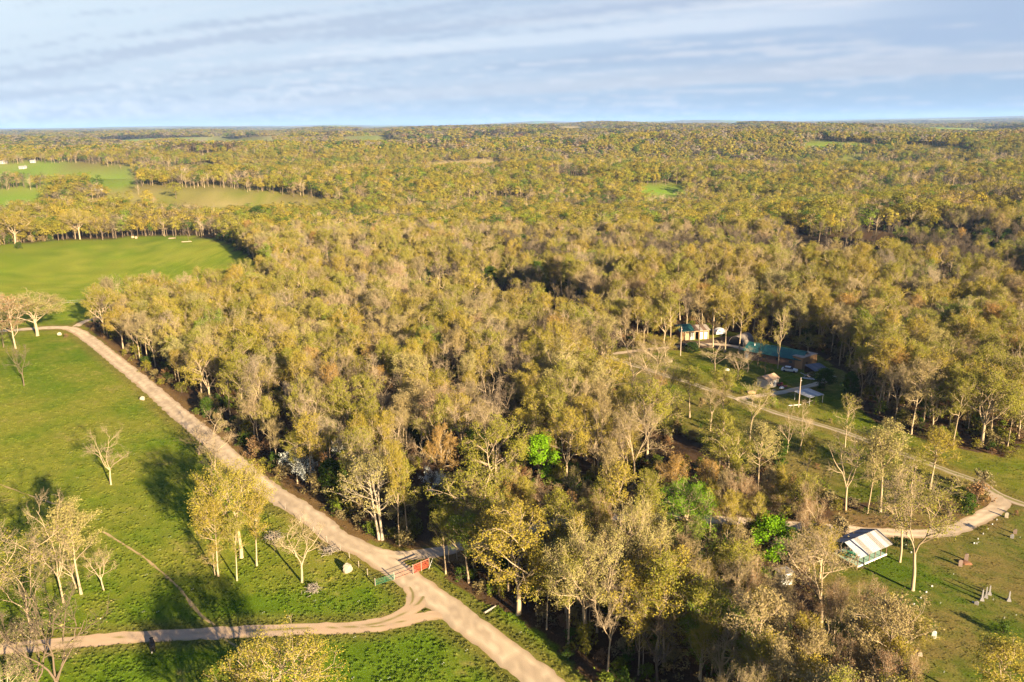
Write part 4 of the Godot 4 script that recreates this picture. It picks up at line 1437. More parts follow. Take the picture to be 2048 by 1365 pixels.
	var pav := thing("pavilion", "open picnic pavilion with weathered white metal roof and green floor", "pavilion", va, facing(va, vb))
	var vl := va.distance_to(vb)
	var dp := 4.6
	for k in 5:
		bx("floor_panel", Vector3(vl / 5 - 0.05, 0.1, dp), Vector3(vl * (k + 0.5) / 5, 0.62, -dp / 2), mint, pav)
	bx("rim_beam", Vector3(vl + 0.2, 0.24, 0.14), Vector3(vl / 2, 0.56, 0.08), white, pav)
	bx("rim_beam", Vector3(vl + 0.2, 0.24, 0.14), Vector3(vl / 2, 0.56, -dp - 0.08), wood_grey, pav)
	for k in 6:
		for z in [0.0, -dp]:
			rod("post", Vector3(vl * k / 5, -0.2, z), Vector3(vl * k / 5, 2.75, z), 0.07, wood_brown, pav)
	bx("back_wall", Vector3(vl * 0.32, 1.9, 0.1), Vector3(vl * 0.82, 1.6, -dp + 0.15), wood_tan, pav)
	var sheets := [tin, tin, tin_rusty, tin, tin_grey, tin_rusty, tin, tin_rusty]
	roof_slope("roof_sheet", pav, Vector3(-0.55, 3.95, -dp / 2), Vector3(vl + 1.1, 0, 0), Vector3(0, -1.35, dp / 2 + 0.75), 8, sheets, 0.03)
	roof_slope("roof_sheet", pav, Vector3(-0.55, 3.95, -dp / 2), Vector3(vl + 1.1, 0, 0), Vector3(0, -1.35, -dp / 2 - 0.75), 8, sheets, 0.03)
	for x in [0.0, vl]:
		rod("rafter", Vector3(x, 3.9, -dp / 2), Vector3(x, 2.75, 0.1), 0.06, wood_brown, pav)
		rod("rafter", Vector3(x, 3.9, -dp / 2), Vector3(x, 2.75, -dp - 0.1), 0.06, wood_brown, pav)
	for k in 3:
		var tb := thing("picnic_table", ["green picnic table at the left end of the pavilion floor", "green picnic table in the middle of the pavilion floor", "green picnic table at the right end of the pavilion floor"][k], "table", Vector3.ZERO, pav.rotation.y, "picnic tables under the pavilion")
		tb.position = pav.transform * Vector3(vl * (0.2 + 0.3 * k), 0.67, -dp * 0.45)
		bx("tabletop", Vector3(0.75, 0.06, 2.2), Vector3(0, 0.74, 0), green_paint, tb)
		for s in [-1, 1]:
			bx("bench", Vector3(0.28, 0.05, 2.2), Vector3(0.62 * s, 0.44, 0), green_paint, tb)
			bx("leg", Vector3(1.3, 0.08, 0.08), Vector3(0, 0.4, 0.8 * s), wood_brown, tb)
			bx("leg", Vector3(0.1, 0.72, 0.1), Vector3(0, 0.36, 0.8 * s), wood_brown, tb)
	# --- white outhouse
	var oa := on(41.4, -109.5)
	var ob := on(43.3, -110.0)
	var out := thing("outhouse", "small whitewashed outhouse half hidden by branches left of the pavilion", "outhouse", oa, facing(oa, ob))
	var ol := oa.distance_to(ob)
	bx("front_wall", Vector3(ol, 2.0, 0.1), Vector3(ol / 2, 1.0, -0.05), white, out)
	bx("back_wall", Vector3(ol, 2.0, 0.1), Vector3(ol / 2, 1.0, -1.75), white_dull, out)
	for x in [0.05, ol - 0.05]:
		bx("side_wall", Vector3(0.1, 2.0, 1.6), Vector3(x, 1.0, -0.9), white_dull, out)
	bx("door", Vector3(0.7, 1.7, 0.05), Vector3(ol * 0.5, 0.9, 0.03), white, out)
	roof_slope("roof_sheet", out, Vector3(-0.15, 2.05, -1.95), Vector3(ol + 0.3, 0, 0), Vector3(0, 0.18, 2.15), 2, [wood_grey, tin_grey])

	# --- churchyard stones
	var stones := [
		["obelisk", Vector3(70.2, -105.1, 1.9), stone_grey, "front obelisk of the three slim grey gravestones"], ["obelisk", Vector3(71.2, -105.8, 1.9), stone_grey, "middle obelisk of the three slim grey gravestones"], ["obelisk", Vector3(72.2, -106.6, 1.6), stone_grey, "rear obelisk of the three slim grey gravestones"],
		["obelisk", Vector3(74.2, -105.0, 1.7), stone_grey, "lone slim grey obelisk gravestone right of the group of three"],
		["tablet", Vector3(72.2, -114.7, 1.1), stone_pink, "left brownish gravestone beside the red clay mound"], ["tablet", Vector3(74.1, -116.4, 1.3), stone_pink, "taller brownish gravestone behind the red clay mound"],
		["tablet", Vector3(89.4, -130.8, 1.0), rock_pale, "pale gravestone near the lane junction"], ["tablet", Vector3(87.4, -125.0, 0.8), stone_pink, "small reddish gravestone below the lane junction"], ["tablet", Vector3(85.9, -123.4, 0.7), stone_grey, "low grey gravestone left of the reddish stone"],
		["tablet", Vector3(58.5, -96.4, 1.0), white, "white gravestone beside the yellow bush at the churchyard edge"], ["tablet", Vector3(54.6, -92.5, 0.5), rock_pale, "small pale marker in leaf litter below the yellow bush"],
		["tablet", Vector3(68.9, -104.2, 0.4), stone_grey, "low broken grey stone in front of the three obelisks"],
	]
	for s in stones:
		var v: Vector3 = s[1]
		var h := clampf(v.z, 0.5, 1.9)
		var o := thing("gravestone", s[3], "gravestone", on(v.x, v.y), -0.45 + rng.randfn() * 0.1, "gravestones in the churchyard")
		bx("plinth", Vector3(0.56, 0.26, 0.46), Vector3(0, 0.1, 0), s[2], o)
		if s[0] == "obelisk":
			bx("plinth_step", Vector3(0.40, 0.24, 0.36), Vector3(0, 0.35, 0), s[2], o)
			var b := Buf.new()
			var r := [[0.45, 0.11], [h - 0.14, 0.085], [h, 0.02]]
			for k in 2:
				for q in 4:
					var a0 := TAU * q / 4 + PI / 4
					var a1 := TAU * (q + 1) / 4 + PI / 4
					b.quad(Vector3(cos(a1) * r[k][1] * 1.4, r[k][0], sin(a1) * r[k][1] * 1.4), Vector3(cos(a0) * r[k][1] * 1.4, r[k][0], sin(a0) * r[k][1] * 1.4), Vector3(cos(a0) * r[k + 1][1] * 1.4, r[k + 1][0], sin(a0) * r[k + 1][1] * 1.4), Vector3(cos(a1) * r[k + 1][1] * 1.4, r[k + 1][0], sin(a1) * r[k + 1][1] * 1.4))
			part("shaft", b.mesh(), s[2], o)
		else:
			var b := Buf.new()
			var outline := [Vector2(-0.28, 0.2), Vector2(0.28, 0.2)]
			for k in 9:
				var t := PI * k / 8.0
				outline.append(Vector2(cos(t) * 0.28, h - 0.22 + sin(t) * 0.22))
			for k in outline.size():
				var p: Vector2 = outline[k]
				var q: Vector2 = outline[(k + 1) % outline.size()]
				b.quad(Vector3(p.x, p.y, 0.08), Vector3(p.x, p.y, -0.08), Vector3(q.x, q.y, -0.08), Vector3(q.x, q.y, 0.08))
				b.face3(Vector3(0, 0.5, 0.08), Vector3(p.x, p.y, 0.08), Vector3(q.x, q.y, 0.08))
				b.face3(Vector3(0, 0.5, -0.08), Vector3(q.x, q.y, -0.08), Vector3(p.x, p.y, -0.08))
			part("slab", b.mesh(), s[2], o)
	single("clay_mound", rock(55, Vector3(1.1, 0.35, 0.7)), paint(0.20, 0.095, 0.05, 0.95, grain, 1.0), on(73.4, -115.5, 0.1), "red clay grave mound between the two brownish gravestones", "mound", -0.5)
	var spots := [Vector2(79.9, -123.2), Vector2(81.8, -124.9), Vector2(83.5, -126.5), Vector2(85.3, -128.2), Vector2(78.4, -121.7), Vector2(78.8, -121.6), Vector2(87.1, -129.9), Vector2(66.6, -121.4), Vector2(66.4, -119.1), Vector2(64.7, -109.0), Vector2(63.0, -107.4), Vector2(61.4, -105.9), Vector2(59.6, -104.3), Vector2(68.6, -104.6)]
	var which := ["third white grave marker from the left in the curved upper row", "fourth white grave marker from the left in the curved upper row", "fifth white grave marker from the left in the curved upper row", "sixth white grave marker from the left in the curved upper row", "leftmost white grave marker of the curved upper row", "second white grave marker from the left in the curved upper row", "rightmost white grave marker of the curved upper row", "white marker beside the dark shrub behind the pavilion", "white marker just right of the dark shrub by the pavilion", "rightmost white marker of the slanting row left of the obelisks", "second white marker from the right in the slanting row below the twin-trunked tree", "third white marker from the right in the slanting row below the twin-trunked tree", "leftmost white marker of the slanting row below the twin-trunked tree", "white marker just left of the broken stone by the obelisks"]
	for k in spots.size():
		var o := thing("grave_marker", which[k], "grave marker", on(spots[k].x, spots[k].y), rng.randf(), "small white markers in rows in the churchyard grass")
		bx("marker_stone", Vector3(0.24, 0.22, 0.12), Vector3(0, 0.1, 0), white_dull, o, Vector3(0.2, 0, 0))
		bx("footing", Vector3(0.3, 0.06, 0.2), Vector3(0, 0.01, 0), stone_grey, o)
	# --- fallen log
	for r in [[Vector2(-3.8, -104.4), 0.8, 2.4, "short weathered log on the brown verge right of the gravel road"], [Vector2(51.7, -141.2), 0.3, 4.0, "fallen tree trunk on the woodland floor near the branch road"]]:
		var b := Buf.new()
		b.tube([Vector3(-r[2] / 2, 0.1, 0), Vector3(0, 0.17, 0.05), Vector3(r[2] / 2, 0.13, 0)], [0.16, 0.14, 0.09], 7, Color.WHITE, true)
		single("fallen_log", b.mesh(), wood_grey, on(r[0].x, r[0].y), r[3], "log", r[1])

	# --- far houses and farm things
	var far_white := paint(0.30, 0.285, 0.26, 0.8, grain, 0.3)
	house("farmhouse", "white farmhouse with pale roof standing alone in the far left green field", on(-841.7, -1409.5), 12, 8, 3.0, far_white, tin_rusty, white, glass, 0.4)
	house("farmhouse", "white house at the left edge of the far green field", on(-910.0, -1466.6), 12, 8, 3.0, far_white, tin_grey, white, glass, 0.0)
	house("farmhouse", "small white house before the trees behind the far green field", on(-853.7, -1462.8), 9, 6, 2.8, far_white, tin_rusty, white, glass, 0.3)
	house("farmhouse", "grey-roofed house half hidden in the woods beyond the creek gap", on(-30.1, -511.7), 10, 8, 3.4, wood_grey, paint(0.20, 0.20, 0.22, 0.7), white, glass, -0.4)
	house("farmhouse", "white barn on the horizon right of the centre", on(719.4, -3406.8), 26, 14, 7.0, far_white, tin_grey, white, glass, 0.2)
	house("farmhouse", "weathered cabin with tin roof beyond the first belt of trees", on(-419.9, -823.0), 9, 6, 2.8, wood_grey, tin_grey, wood_grey, glass, 0.5)
	var trailer := thing("stock_trailer", "small white stock trailer parked under the meadow's left trees", "trailer", on(-337.6, -562.9), 0.1)
	bx("box", Vector3(3.6, 1.8, 2.0), Vector3(0, 1.5, 0), white_dull, trailer)
	bx("rail", Vector3(3.7, 0.12, 2.08), Vector3(0, 1.2, 0), dark, trailer)
	rod("tow_bar", Vector3(1.8, 0.7, 0), Vector3(3.4, 0.6, 0), 0.07, dark, trailer)
	for s in [-1, 1]:
		for x in [-0.4, 0.4]:
			rod("wheel", Vector3(x, 0.38, 0.95 * s), Vector3(x, 0.38, 1.18 * s), 0.38, rubber, trailer, 12)
	var tank := thing("stand_pipe", "white upright pipe stand at the far edge of the meadow", "pipe", on(-337.2, -575.7))
	rod("pipe", Vector3(0, -0.2, 0), Vector3(0, 3.4, 0), 0.28, white, tank, 8)
	rod("cap", Vector3(0, 3.4, 0), Vector3(0, 3.6, 0), 0.36, white_dull, tank, 8)
	for r in [[Vector2(-235.8, -553.5), 4.5, "pale logs lying at the far edge of the meadow"], [Vector2(-215.1, -526.7), 6.0, "pale fallen limbs at the foot of the dead snag"]]:
		var o := thing("log_pile", r[2], "log pile", on(r[0].x, r[0].y), 0.1)
		for k in 4:
			rod("log", Vector3(-r[1] / 2 + k * 0.5, 0.3 + 0.3 * (k % 2), k * 0.5), Vector3(r[1] / 2 + k * 0.3, 0.4 + 0.2 * (k % 2), k * 0.5 - 0.6), 0.2, bark.tan, o, 7)
	for r in [Vector2(-266.6, -561.5), Vector2(-261.9, -556.7)]:
		var b := Buf.new()
		b.tube([Vector3(-0.8, 0.85, 0), Vector3(-0.78, 0.85, 0), Vector3(0.78, 0.85, 0), Vector3(0.8, 0.85, 0)], [0.6, 0.85, 0.85, 0.6], 14, Color.WHITE, true)
		single("hay_bale", b.mesh(), wood_tan, on(r.x, r.y), "left of the two round tan hay bales at the meadow's far edge" if r.x < -264 else "right of the two round tan hay bales at the meadow's far edge", "hay bale", rng.randf(), "round hay bales by the far trees")


func box_mesh(s: Vector3) -> ArrayMesh:
	var b := Buf.new()
	b.box(Transform3D.IDENTITY, s)
	return b.mesh()


func car(called: String, label: String, category: String, at: Vector3, turn: float, body: Material, glass: Material, rubber: Material, lamp: Material) -> void:
	var o := thing(called, label, category, at, turn, "cars parked in the yard")
	var b := Buf.new()
	var side := [Vector2(-2.2, 0.35), Vector2(-2.25, 0.75), Vector2(-2.1, 0.92), Vector2(-1.2, 0.98), Vector2(1.0, 0.96), Vector2(2.1, 0.80), Vector2(2.25, 0.6), Vector2(2.2, 0.35)]
	for k in side.size():
		var p: Vector2 = side[k]
		var q: Vector2 = side[(k + 1) % side.size()]
		b.quad(Vector3(q.x, q.y, 0.86), Vector3(q.x, q.y, -0.86), Vector3(p.x, p.y, -0.86), Vector3(p.x, p.y, 0.86))
		b.face3(Vector3(0, 0.6, 0.86), Vector3(q.x, q.y, 0.86), Vector3(p.x, p.y, 0.86))
		b.face3(Vector3(0, 0.6, -0.86), Vector3(p.x, p.y, -0.86), Vector3(q.x, q.y, -0.86))
	part("body", b.mesh(), body, o)
	var c := Buf.new()
	var lo := [Vector3(-1.75, 0.95, 0.8), Vector3(1.0, 0.94, 0.8), Vector3(1.0, 0.94, -0.8), Vector3(-1.75, 0.95, -0.8)]
	var hi := [Vector3(-1.25, 1.42, 0.64), Vector3(0.25, 1.42, 0.64), Vector3(0.25, 1.42, -0.64), Vector3(-1.25, 1.42, -0.64)]
	for k in 4:
		c.quad(lo[k], lo[(k + 1) % 4], hi[(k + 1) % 4], hi[k])
	part("windows", c.mesh(), glass, o)
	bx("roof_panel", Vector3(1.52, 0.05, 1.3), Vector3(-0.5, 1.44, 0), body, o)
	for x in [-1.35, 1.4]:
		for s in [-1, 1]:
			rod("wheel", Vector3(x, 0.33, 0.68 * s), Vector3(x, 0.33, 0.89 * s), 0.33, rubber, o, 12)
	for s in [-1, 1]:
		bx("headlight", Vector3(0.06, 0.14, 0.32), Vector3(2.22, 0.66, 0.6 * s), lamp, o)


func house(called: String, label: String, at: Vector3, l: float, d: float, h: float, wall: Material, roof: Material, trim: Material, glass: Material, turn: float) -> void:
	var o := thing(called, label, "house", at, turn, "far-off farm buildings")
	bx("front_wall", Vector3(l, h + 1, 0.3), Vector3(0, h / 2 - 0.5, d / 2 - 0.15), wall, o)
	bx("back_wall", Vector3(l, h + 1, 0.3), Vector3(0, h / 2 - 0.5, -d / 2 + 0.15), wall, o)
	for s in [-1, 1]:
		bx("end_wall", Vector3(0.3, h + 1, d - 0.6), Vector3((l / 2 - 0.15) * s, h / 2 - 0.5, 0), wall, o)
		gable("gable", o, (l / 2 - 0.2) * s - 0.04, d / 2, h, h + d * 0.24, wall, false)
	roof_slope("roof_panel", o, Vector3(-l / 2 - 0.4, h + d * 0.25, 0), Vector3(l + 0.8, 0, 0), Vector3(0, -d * 0.28, d * 0.56), 3, [roof], 0.12, false)
	roof_slope("roof_panel", o, Vector3(-l / 2 - 0.4, h + d * 0.25, 0), Vector3(l + 0.8, 0, 0), Vector3(0, -d * 0.28, -d * 0.56), 3, [roof], 0.12, false)
	for k in 3:
		bx("window", Vector3(l * 0.09, h * 0.35, 0.1), Vector3(l * (-0.35 + 0.3 * k), h * 0.55, d / 2 + 0.04), glass, o)
	bx("door", Vector3(l * 0.08, h * 0.65, 0.1), Vector3(l * 0.12, h * 0.33, d / 2 + 0.04), trim, o)
	bx("chimney", Vector3(0.8, 1.6, 0.8), Vector3(l * 0.28, h + d * 0.25 + 0.4, -0.6), roof, o)


# ------------------------------------------------------------------ trees and undergrowth
const KIND_WORDS := {"oak": "broad-crowned leafing tree", "tall": "tall slim leafing tree", "tan": "twiggy budding tree", "bare": "nearly bare pale-limbed tree", "thin": "slender young tree", "green": "low leafy tree", "dim": "shade-tinted twiggy tree"}
const TINT_WORDS := {"shaded_brown": "dusky brown", "deep": "dark green", "olive": "olive-green", "gold": "golden-green", "yellow": "yellow-green", "pale": "pale cream-green", "tan": "tan", "russet": "russet", "orange": "orange-tan", "spring": "fresh green", "grey": "greyish tan"}


func whereabouts(x: float, z: float) -> String:
	if x > -14 and z > -126 + 0.03 * x and x < 75:
		return "in the wood below the branch road"
	if x > 22 and z > -205 and z < -118:
		return "on the wooded strip between branch road and lane"
	if z < -232 and x > 30:
		return "behind the yard and its teal-roofed buildings"
	if z < -262:
		return "in the wood beyond the long gravel road"
	return "in the wood between the gravel road and the yard"


var landmarks := []
var used_labels := {}


func describe(head: String, x: float, z: float) -> String:      # the first description that no other tree has, by what it stands next to
	var order := []
	for l in landmarks:
		order.append([Vector2(l[0] - x, l[1] - z).length(), l])
	order.sort_custom(func(a, b): return a[0] < b[0])
	var me := on_picture(on(x, z))
	for k in mini(7, order.size()):
		var l: Array = order[k][1]
		var it := on_picture(on(l[0], l[1]))
		var aside := (me.x - it.x) * it.z * 0.64
		var beyond := me.z - it.z
		var words := "behind" if beyond > absf(aside) else ("in front of" if -beyond > absf(aside) else ("right of" if aside > 0 else "left of"))
		var label := "%s %s %s" % [head, words, l[2]]
		if not used_labels.has(label):
			used_labels[label] = true
			return label
	return "%s %s" % [head, whereabouts(x, z)]


func hides(views: Array, x: float, z: float, tall: float, wide: float) -> float:      # how likely a woodland tree is left out so that a known tree or house keeps its open side
	var head := on_picture(on(x, z, tall * 0.65))
	var top := on_picture(on(x, z, tall))
	var odds := 0.0
	for v in views:
		if head.z < v[0].z - 1.0 and absf(head.x - v[0].x) < v[1] * 0.8 + wide / (head.z * 0.645) * 0.75 and top.y > v[0].y - v[2] * 0.7 and head.y < v[0].y + v[2]:
			odds = maxf(odds, v[3])
	return odds


func build_trees() -> void:
	rng.seed = 99
	# name, kind, tint, x z height spread, label
	var known := [
		["dome", "yellow", [-46.2, -120.3, 15.7, 6.7], "big yellow-crowned tree of the pasture group beside the gravel road"],
		["tall", "gold", [-48.1, -114.6, 12.9, 2.7], "leaning pale-trunked tree at the front left of the yellow pasture group"],
		["tall", "olive", [-44.6, -113.2, 11.2, 2.3], "slim pale tree at the front middle of the yellow pasture group"],
		["tall", "gold", [-42.8, -117.7, 12.0, 2.7], "slender tree at the right edge of the yellow pasture group"],
		["thin", "gold", [-48.8, -115.1, 4.7, 1.8], "small bent sapling at the left foot of the yellow pasture group"],
		["bare", "tan", [-34.0, -112.4, 10.6, 4.2], "sparse small tree above the brush pile near the gravel road"],
		["bare", "tan", [-82.4, -149.6, 11.1, 3.8], "lone small bare tree in the middle of the open pasture"],
		["bare", "grey", [-139.3, -216.0, 12.1, 3.3], "little bare crooked tree in the upper left pasture"],
		["thin", "russet", [-166.1, -256.9, 16.0, 5.9], "reddish-leafed tree at the left end of the gravel road"],
		["dome", "pale", [-168.9, -274.5, 14.0, 11.5], "spreading pale oak over the gravel road's bend"],
		["thin", "spring", [-171.7, -259.2, 7.8, 3.6], "small birch-like tree at the left picture edge below the road"],
		["bare", "tan", [-70.0, -164.6, 5.7, 4.8], "bare tree with sideways limbs at the road's left edge"],
		["bare", "tan", [-63.6, -156.4, 12.2, 4.5], "taller bare tree leaning over the gravel road"],
		["thin", "grey", [-62.8, -152.6, 5.6, 2.8], "low bare sapling at the foot of the two bare roadside trees"],
		["tall", "pale", [-67.9, -110.0, 15.4, 3.7], "tall pale leafing tree in the left pasture cluster"],
		["bare", "tan", [-69.5, -107.8, 16.3, 3.5], "crooked bare tree left of the tall pale pasture tree"],
		["bare", "tan", [-69.6, -111.7, 8.5, 2.8], "short bare tree half hidden behind the tall pale pasture tree"],
		["bare", "orange", [-64.8, -110.9, 6.8, 2.7], "stubby whitish tree with a few orange leaves in the pasture"],
		["bare", "olive", [-70.1, -100.4, 12.7, 4.3], "thick-trunked sparse tree by the dirt track at the left"],
		["tan", "olive", [-76.9, -99.9, 13.8, 8.4], "wide pale-green tree cut off by the left picture edge"],
		["bare", "grey", [-59.4, -84.3, 12.9, 4.2], "pale bare forked tree in the lower left corner"],
		["bare", "pale", [-56.3, -84.3, 14.6, 6.3], "low crooked wide tree in the lower left below the dirt track"],
		["bare", "spring", [-63.1, -82.7, 10.7, 4.2], "sparse greenish tree at the very corner of the lower left"],
		["dome", "yellow", [-27.5, -76.4, 12.9, 7.4], "yellow leafing treetop rising from the bottom edge"],
		["dome", "gold", [-31.5, -72.8, 11.5, 4.8], "golden treetop at the bottom edge left of the larger one"],
		["clump", "pale", [-23.4, -125.9, 15.1, 6.1], "triple-stemmed pale-leafed tree at the corner of the branch road"],
		["tall", "gold", [-19.9, -123.6, 17.4, 2.2], "slim leafing tree just right of the triple-stemmed tree"],
		["tall", "olive", [-18.6, -124.4, 15.2, 2.5], "second slim tree right of the triple-stemmed tree"],
		["oak", "orange", [-14.3, -143.1, 14.5, 3.2], "rounded orange-tan tree in the front of the middle wood"],
		["green", "deep", [-7.9, -149.3, 10.3, 2.9], "fresh dark-green tree among tan trees in the middle wood"],
		["bare", "", [-17.7, -148.2, 9.0, 3.1], "dead white snag beside the rounded orange-tan tree"],
		["green", "vivid", [5.9, -149.3, 8.8, 3.4], "bright green tree deep in the middle wood"],
		["tall", "spring", [-7.3, -111.8, 11.7, 3.4], "light green birch-like tree at the wood corner by the gates"],
		["tall", "olive", [-11.2, -114.4, 11.5, 2.3], "slim trees' leftmost member at the branch road mouth"],
		["tall", "gold", [-4.1, -109.1, 13.3, 2.8], "golden slim tree on the edge of the lower wood"],
		["tall", "olive", [-1.1, -109.3, 13.9, 2.6], "olive slim tree second from the golden one on the lower wood edge"],
		["dome", "pale", [17.0, -101.5, 18.0, 4.9], "great cream-leafed crown standing over the lower wood"],
		["dome", "pale", [9.7, -95.0, 17.3, 5.5], "wide yellow-cream tree in front of the great cream crown"],
		["tall", "olive", [7.3, -96.0, 14.7, 2.9], "slim olive tree on the brown verge of the lower wood"],
		["tan", "", [12.1, -90.2, 11.8, 2.8], "bare tan fan-shaped tree in front of the lower wood"],
		["bare", "", [18.2, -87.0, 9.9, 4.3], "large white-limbed bare tree at the bottom of the lower wood"],
		["dome", "vivid", [29.8, -124.4, 10.0, 5.2], "brilliant light-green tree over the branch road"],
		["green", "vivid", [42.4, -117.5, 7.1, 3.7], "second bright green tree right of the brilliant one"],
		["tall", "orange", [28.5, -129.8, 13.1, 2.8], "orange-tan tree behind the brilliant light-green tree"],
		["tall", "orange", [33.7, -128.7, 12.6, 2.6], "second orange-tan tree behind the brilliant light-green tree"],
		["tan", "olive", [61.2, -108.1, 18.3, 5.8], "tall twin-trunked budding tree on the churchyard grass"],
		["tan", "tan", [63.1, -116.2, 14.7, 3.7], "slim budding tree behind the twin-trunked churchyard tree"],
		["bare", "gold", [61.7, -134.4, 14.8, 4.3], "white-limbed tree above the branch road's brown verge"],
		["tall", "pale", [67.7, -133.5, 17.1, 4.7], "tall cream-leafed tree above the branch road's brown verge"],
		["tall", "pale", [65.1, -133.0, 13.7, 2.5], "slim leaning tree between the white-limbed and cream-leafed trees"],
		["tall", "gold", [81.7, -142.9, 12.2, 4.4], "golden tall tree nearest the lane curve"],
		["tall", "olive", [77.1, -141.5, 8.4, 3.1], "olive slim tree left of the golden lane-curve tree"],
		["tan", "tan", [43.0, -97.7, 13.6, 5.8], "dense reddish-tan budding tree left of the pavilion"],
		["tan", "russet", [39.9, -95.8, 7.5, 2.7], "grey-limbed budding tree below the whitewashed outhouse"],
		["oak", "gold", [48.2, -111.3, 8.8, 3.9], "golden leafing tree touching the pavilion's left roof end"],
		["tall", "yellow", [58.5, -81.3, 9.9, 4.1], "yellow-leafed treetop in the lower right corner"],
		["oak", "yellow", [53.4, -93.8, 5.3, 3.0], "small yellow-leafed tree at the churchyard edge"],
		["bare", "", [-214.3, -529.9, 9.6, 2.9], "dead white snag on the far side of the meadow"],
		["dome", "yellow", [-302.5, -559.3, 19.1, 10.8], "round yellow-green tree at the far meadow edge"],
		["oak", "gold", [-330.8, -530.7, 21.1, 12.2], "broad golden tree group at the meadow's far left"],
		["bare", "tan", [-279.2, -563.4, 15.8, 6.7], "bare tan tree standing before the far meadow woods"],
		["bare", "tan", [-282.9, -551.8, 15.8, 6.7], "left neighbour of the bare tan tree before the far woods"],
		["green", "deep", [-310.9, -501.7, 3.5, 2.2], "little dark bush-like tree in the meadow's upper left"],
		["oak", "gold", [92.1, -237.8, 6.4, 4.3], "golden small tree before the teal roof's right part"],
		["green", "deep", [83.3, -202.5, 5.6, 3.0], "fresh green tree beside the shed driveway"],
		["bare", "gold", [72.0, -216.2, 5.1, 2.8], "little leaning golden tree behind the tan shed"],
		["tall", "olive", [43.5, -183.9, 12.5, 3.6], "olive tree at the lower edge of the yard"],
		["tall", "olive", [49.5, -174.8, 14.8, 4.0], "leafy olive tree right of the other at the yard's lower edge"],
		["tall", "gold", [67.0, -240.6, 16.9, 4.0], "tall golden tree rising before the camper trailer"],
		["thin", "olive", [77.8, -222.7, 16.3, 2.6], "thin olive tree rising before the middle of the teal roof"],
		["bare", "tan", [58.7, -220.1, 8.3, 4.5], "brownish bare tree in the middle of the yard"],
		["bare", "tan", [68.0, -219.7, 6.8, 4.2], "second brownish bare tree right of the yard's middle"],
		["bare", "tan", [26.6, -212.2, 15.9, 6.3], "bare fan-limbed tree at the yard's far left corner"],
		["bare", "tan", [31.9, -203.4, 15.4, 6.5], "bare many-limbed tree before the left end of the lane"],
		["tan", "tan", [36.6, -197.1, 14.3, 5.3], "tan twiggy tree in front of the lane's left stretch"],
		["tan", "olive", [38.9, -188.7, 11.5, 3.8], "olive twiggy tree at the yard's lower left"],
		["tan", "tan", [46.3, -174.9, 12.0, 3.6], "tan twiggy tree between the two olive trees at the yard's edge"],
		["tan", "olive", [54.0, -169.1, 12.3, 3.9], "thin olive budding tree below the shed driveway"],
		["bare", "tan", [63.2, -163.0, 10.3, 2.7], "small bare tree on the strip below the pale pole"],
		["bare", "grey", [60.0, -161.7, 9.7, 2.3], "smaller bare tree left of the one below the pale pole"],
		["thin", "olive", [73.6, -164.0, 10.6, 2.6], "thin olive tree in front of the lawn"],
		["thin", "gold", [72.8, -226.0, 12.6, 2.3], "thin golden tree before the teal roof's left end"],
		["tall", "gold", [70.9, -238.8, 18.5, 3.7], "golden tree before the hoop hut"],
		["tall", "tan", [60.0, -246.0, 18.2, 3.9], "tan tree rising in front of the white garage doors"],
		["tall", "gold", [64.8, -246.9, 19.5, 4.1], "golden tree rising right of the garage"],
		["tall", "olive", [51.0, -247.5, 17.5, 3.6], "olive tree at the garage's shaded left end"],
		["oak", "gold", [47.1, -235.5, 7.0, 3.4], "small golden tree left of the tan utility pole"],
		["bare", "olive", [63.3, -212.9, 7.3, 3.6], "crooked brownish tree left of the tan shed"],
		["cedar", "dark", [56.7, -241.1, 3.1, 2.1], "dark green bush-like cedar behind the black car"],
		["oak", "gold", [42.0, -241.8, 6.0, 4.8], "golden tree at the left end of the driveway"],
	]
	var taken := []
	var open_views := []
	for t in known:
		var q: Array = t[2]
		var o := plant(t[0], t[1], q[0], q[1], maxf(2.5, q[2] * (1.12 if t[0] in ["bare", "thin", "tan"] else 1.0)), maxf(0.9, q[3]), "tree", t[3])
		if t[0] == "bare" and t[1] == "":
			o.name = numbered("dead_tree") if "dead" in t[3] else o.name
		taken.append(Vector2(q[0], q[1]))
		var shown := on_picture(on(q[0], q[1], q[2] * 0.62))
		open_views.append([shown, q[3] / (shown.z * 0.43 * 1.5), q[2] * 0.38 / (shown.z * 0.43), 0.97 if t[1] in ["vivid", "orange"] else 0.72])
	for v in [[Vector3(79.1, -229.3, 3.9), 60.0, 14.0], [Vector3(60.4, -255.0, 4.3), 40.0, 16.0], [Vector3(70.8, -205.6, 3.4), 24.0, 14.0], [Vector3(77.3, -195.5, 2.1), 26.0, 10.0], [Vector3(57.8, -116.3, 4.1), 50.0, 30.0], [Vector3(42.3, -109.8, 1.9), 16.0, 12.0]]:
		var seen_at := on_picture(on(v[0].x, v[0].y, 2.5))
		open_views.append([seen_at, v[1] / 1024.0, v[2] / 682.0, 0.9])
	for v in [Vector2(-11.1, -121.9), Vector2(-1.7, -126.9), Vector2(4.6, -129.5), Vector2(11.1, -131.8), Vector2(37.5, -131.4), Vector2(47.7, -129.3)]:
		open_views.append([on_picture(on(v.x, v.y)), 0.022, 0.012, 0.55])
	for b in [[Vector2(-46.2, -153.3), "white-flowering dogwood tree at the wood edge by the gravel road"], [Vector2(-42.1, -148.0), "second white-flowering dogwood lower at the wood edge"], [Vector2(-15.5, -141.0), "white-flowering dogwood in the shade right of the dead snag"], [Vector2(-36.2, -158.1), "white-flowering dogwood deeper in the wood"]]:
		plant("bloom", "white", b[0].x, b[0].y, 6.0, 2.6, "dogwood", b[1], "flowering dogwoods in the wood")
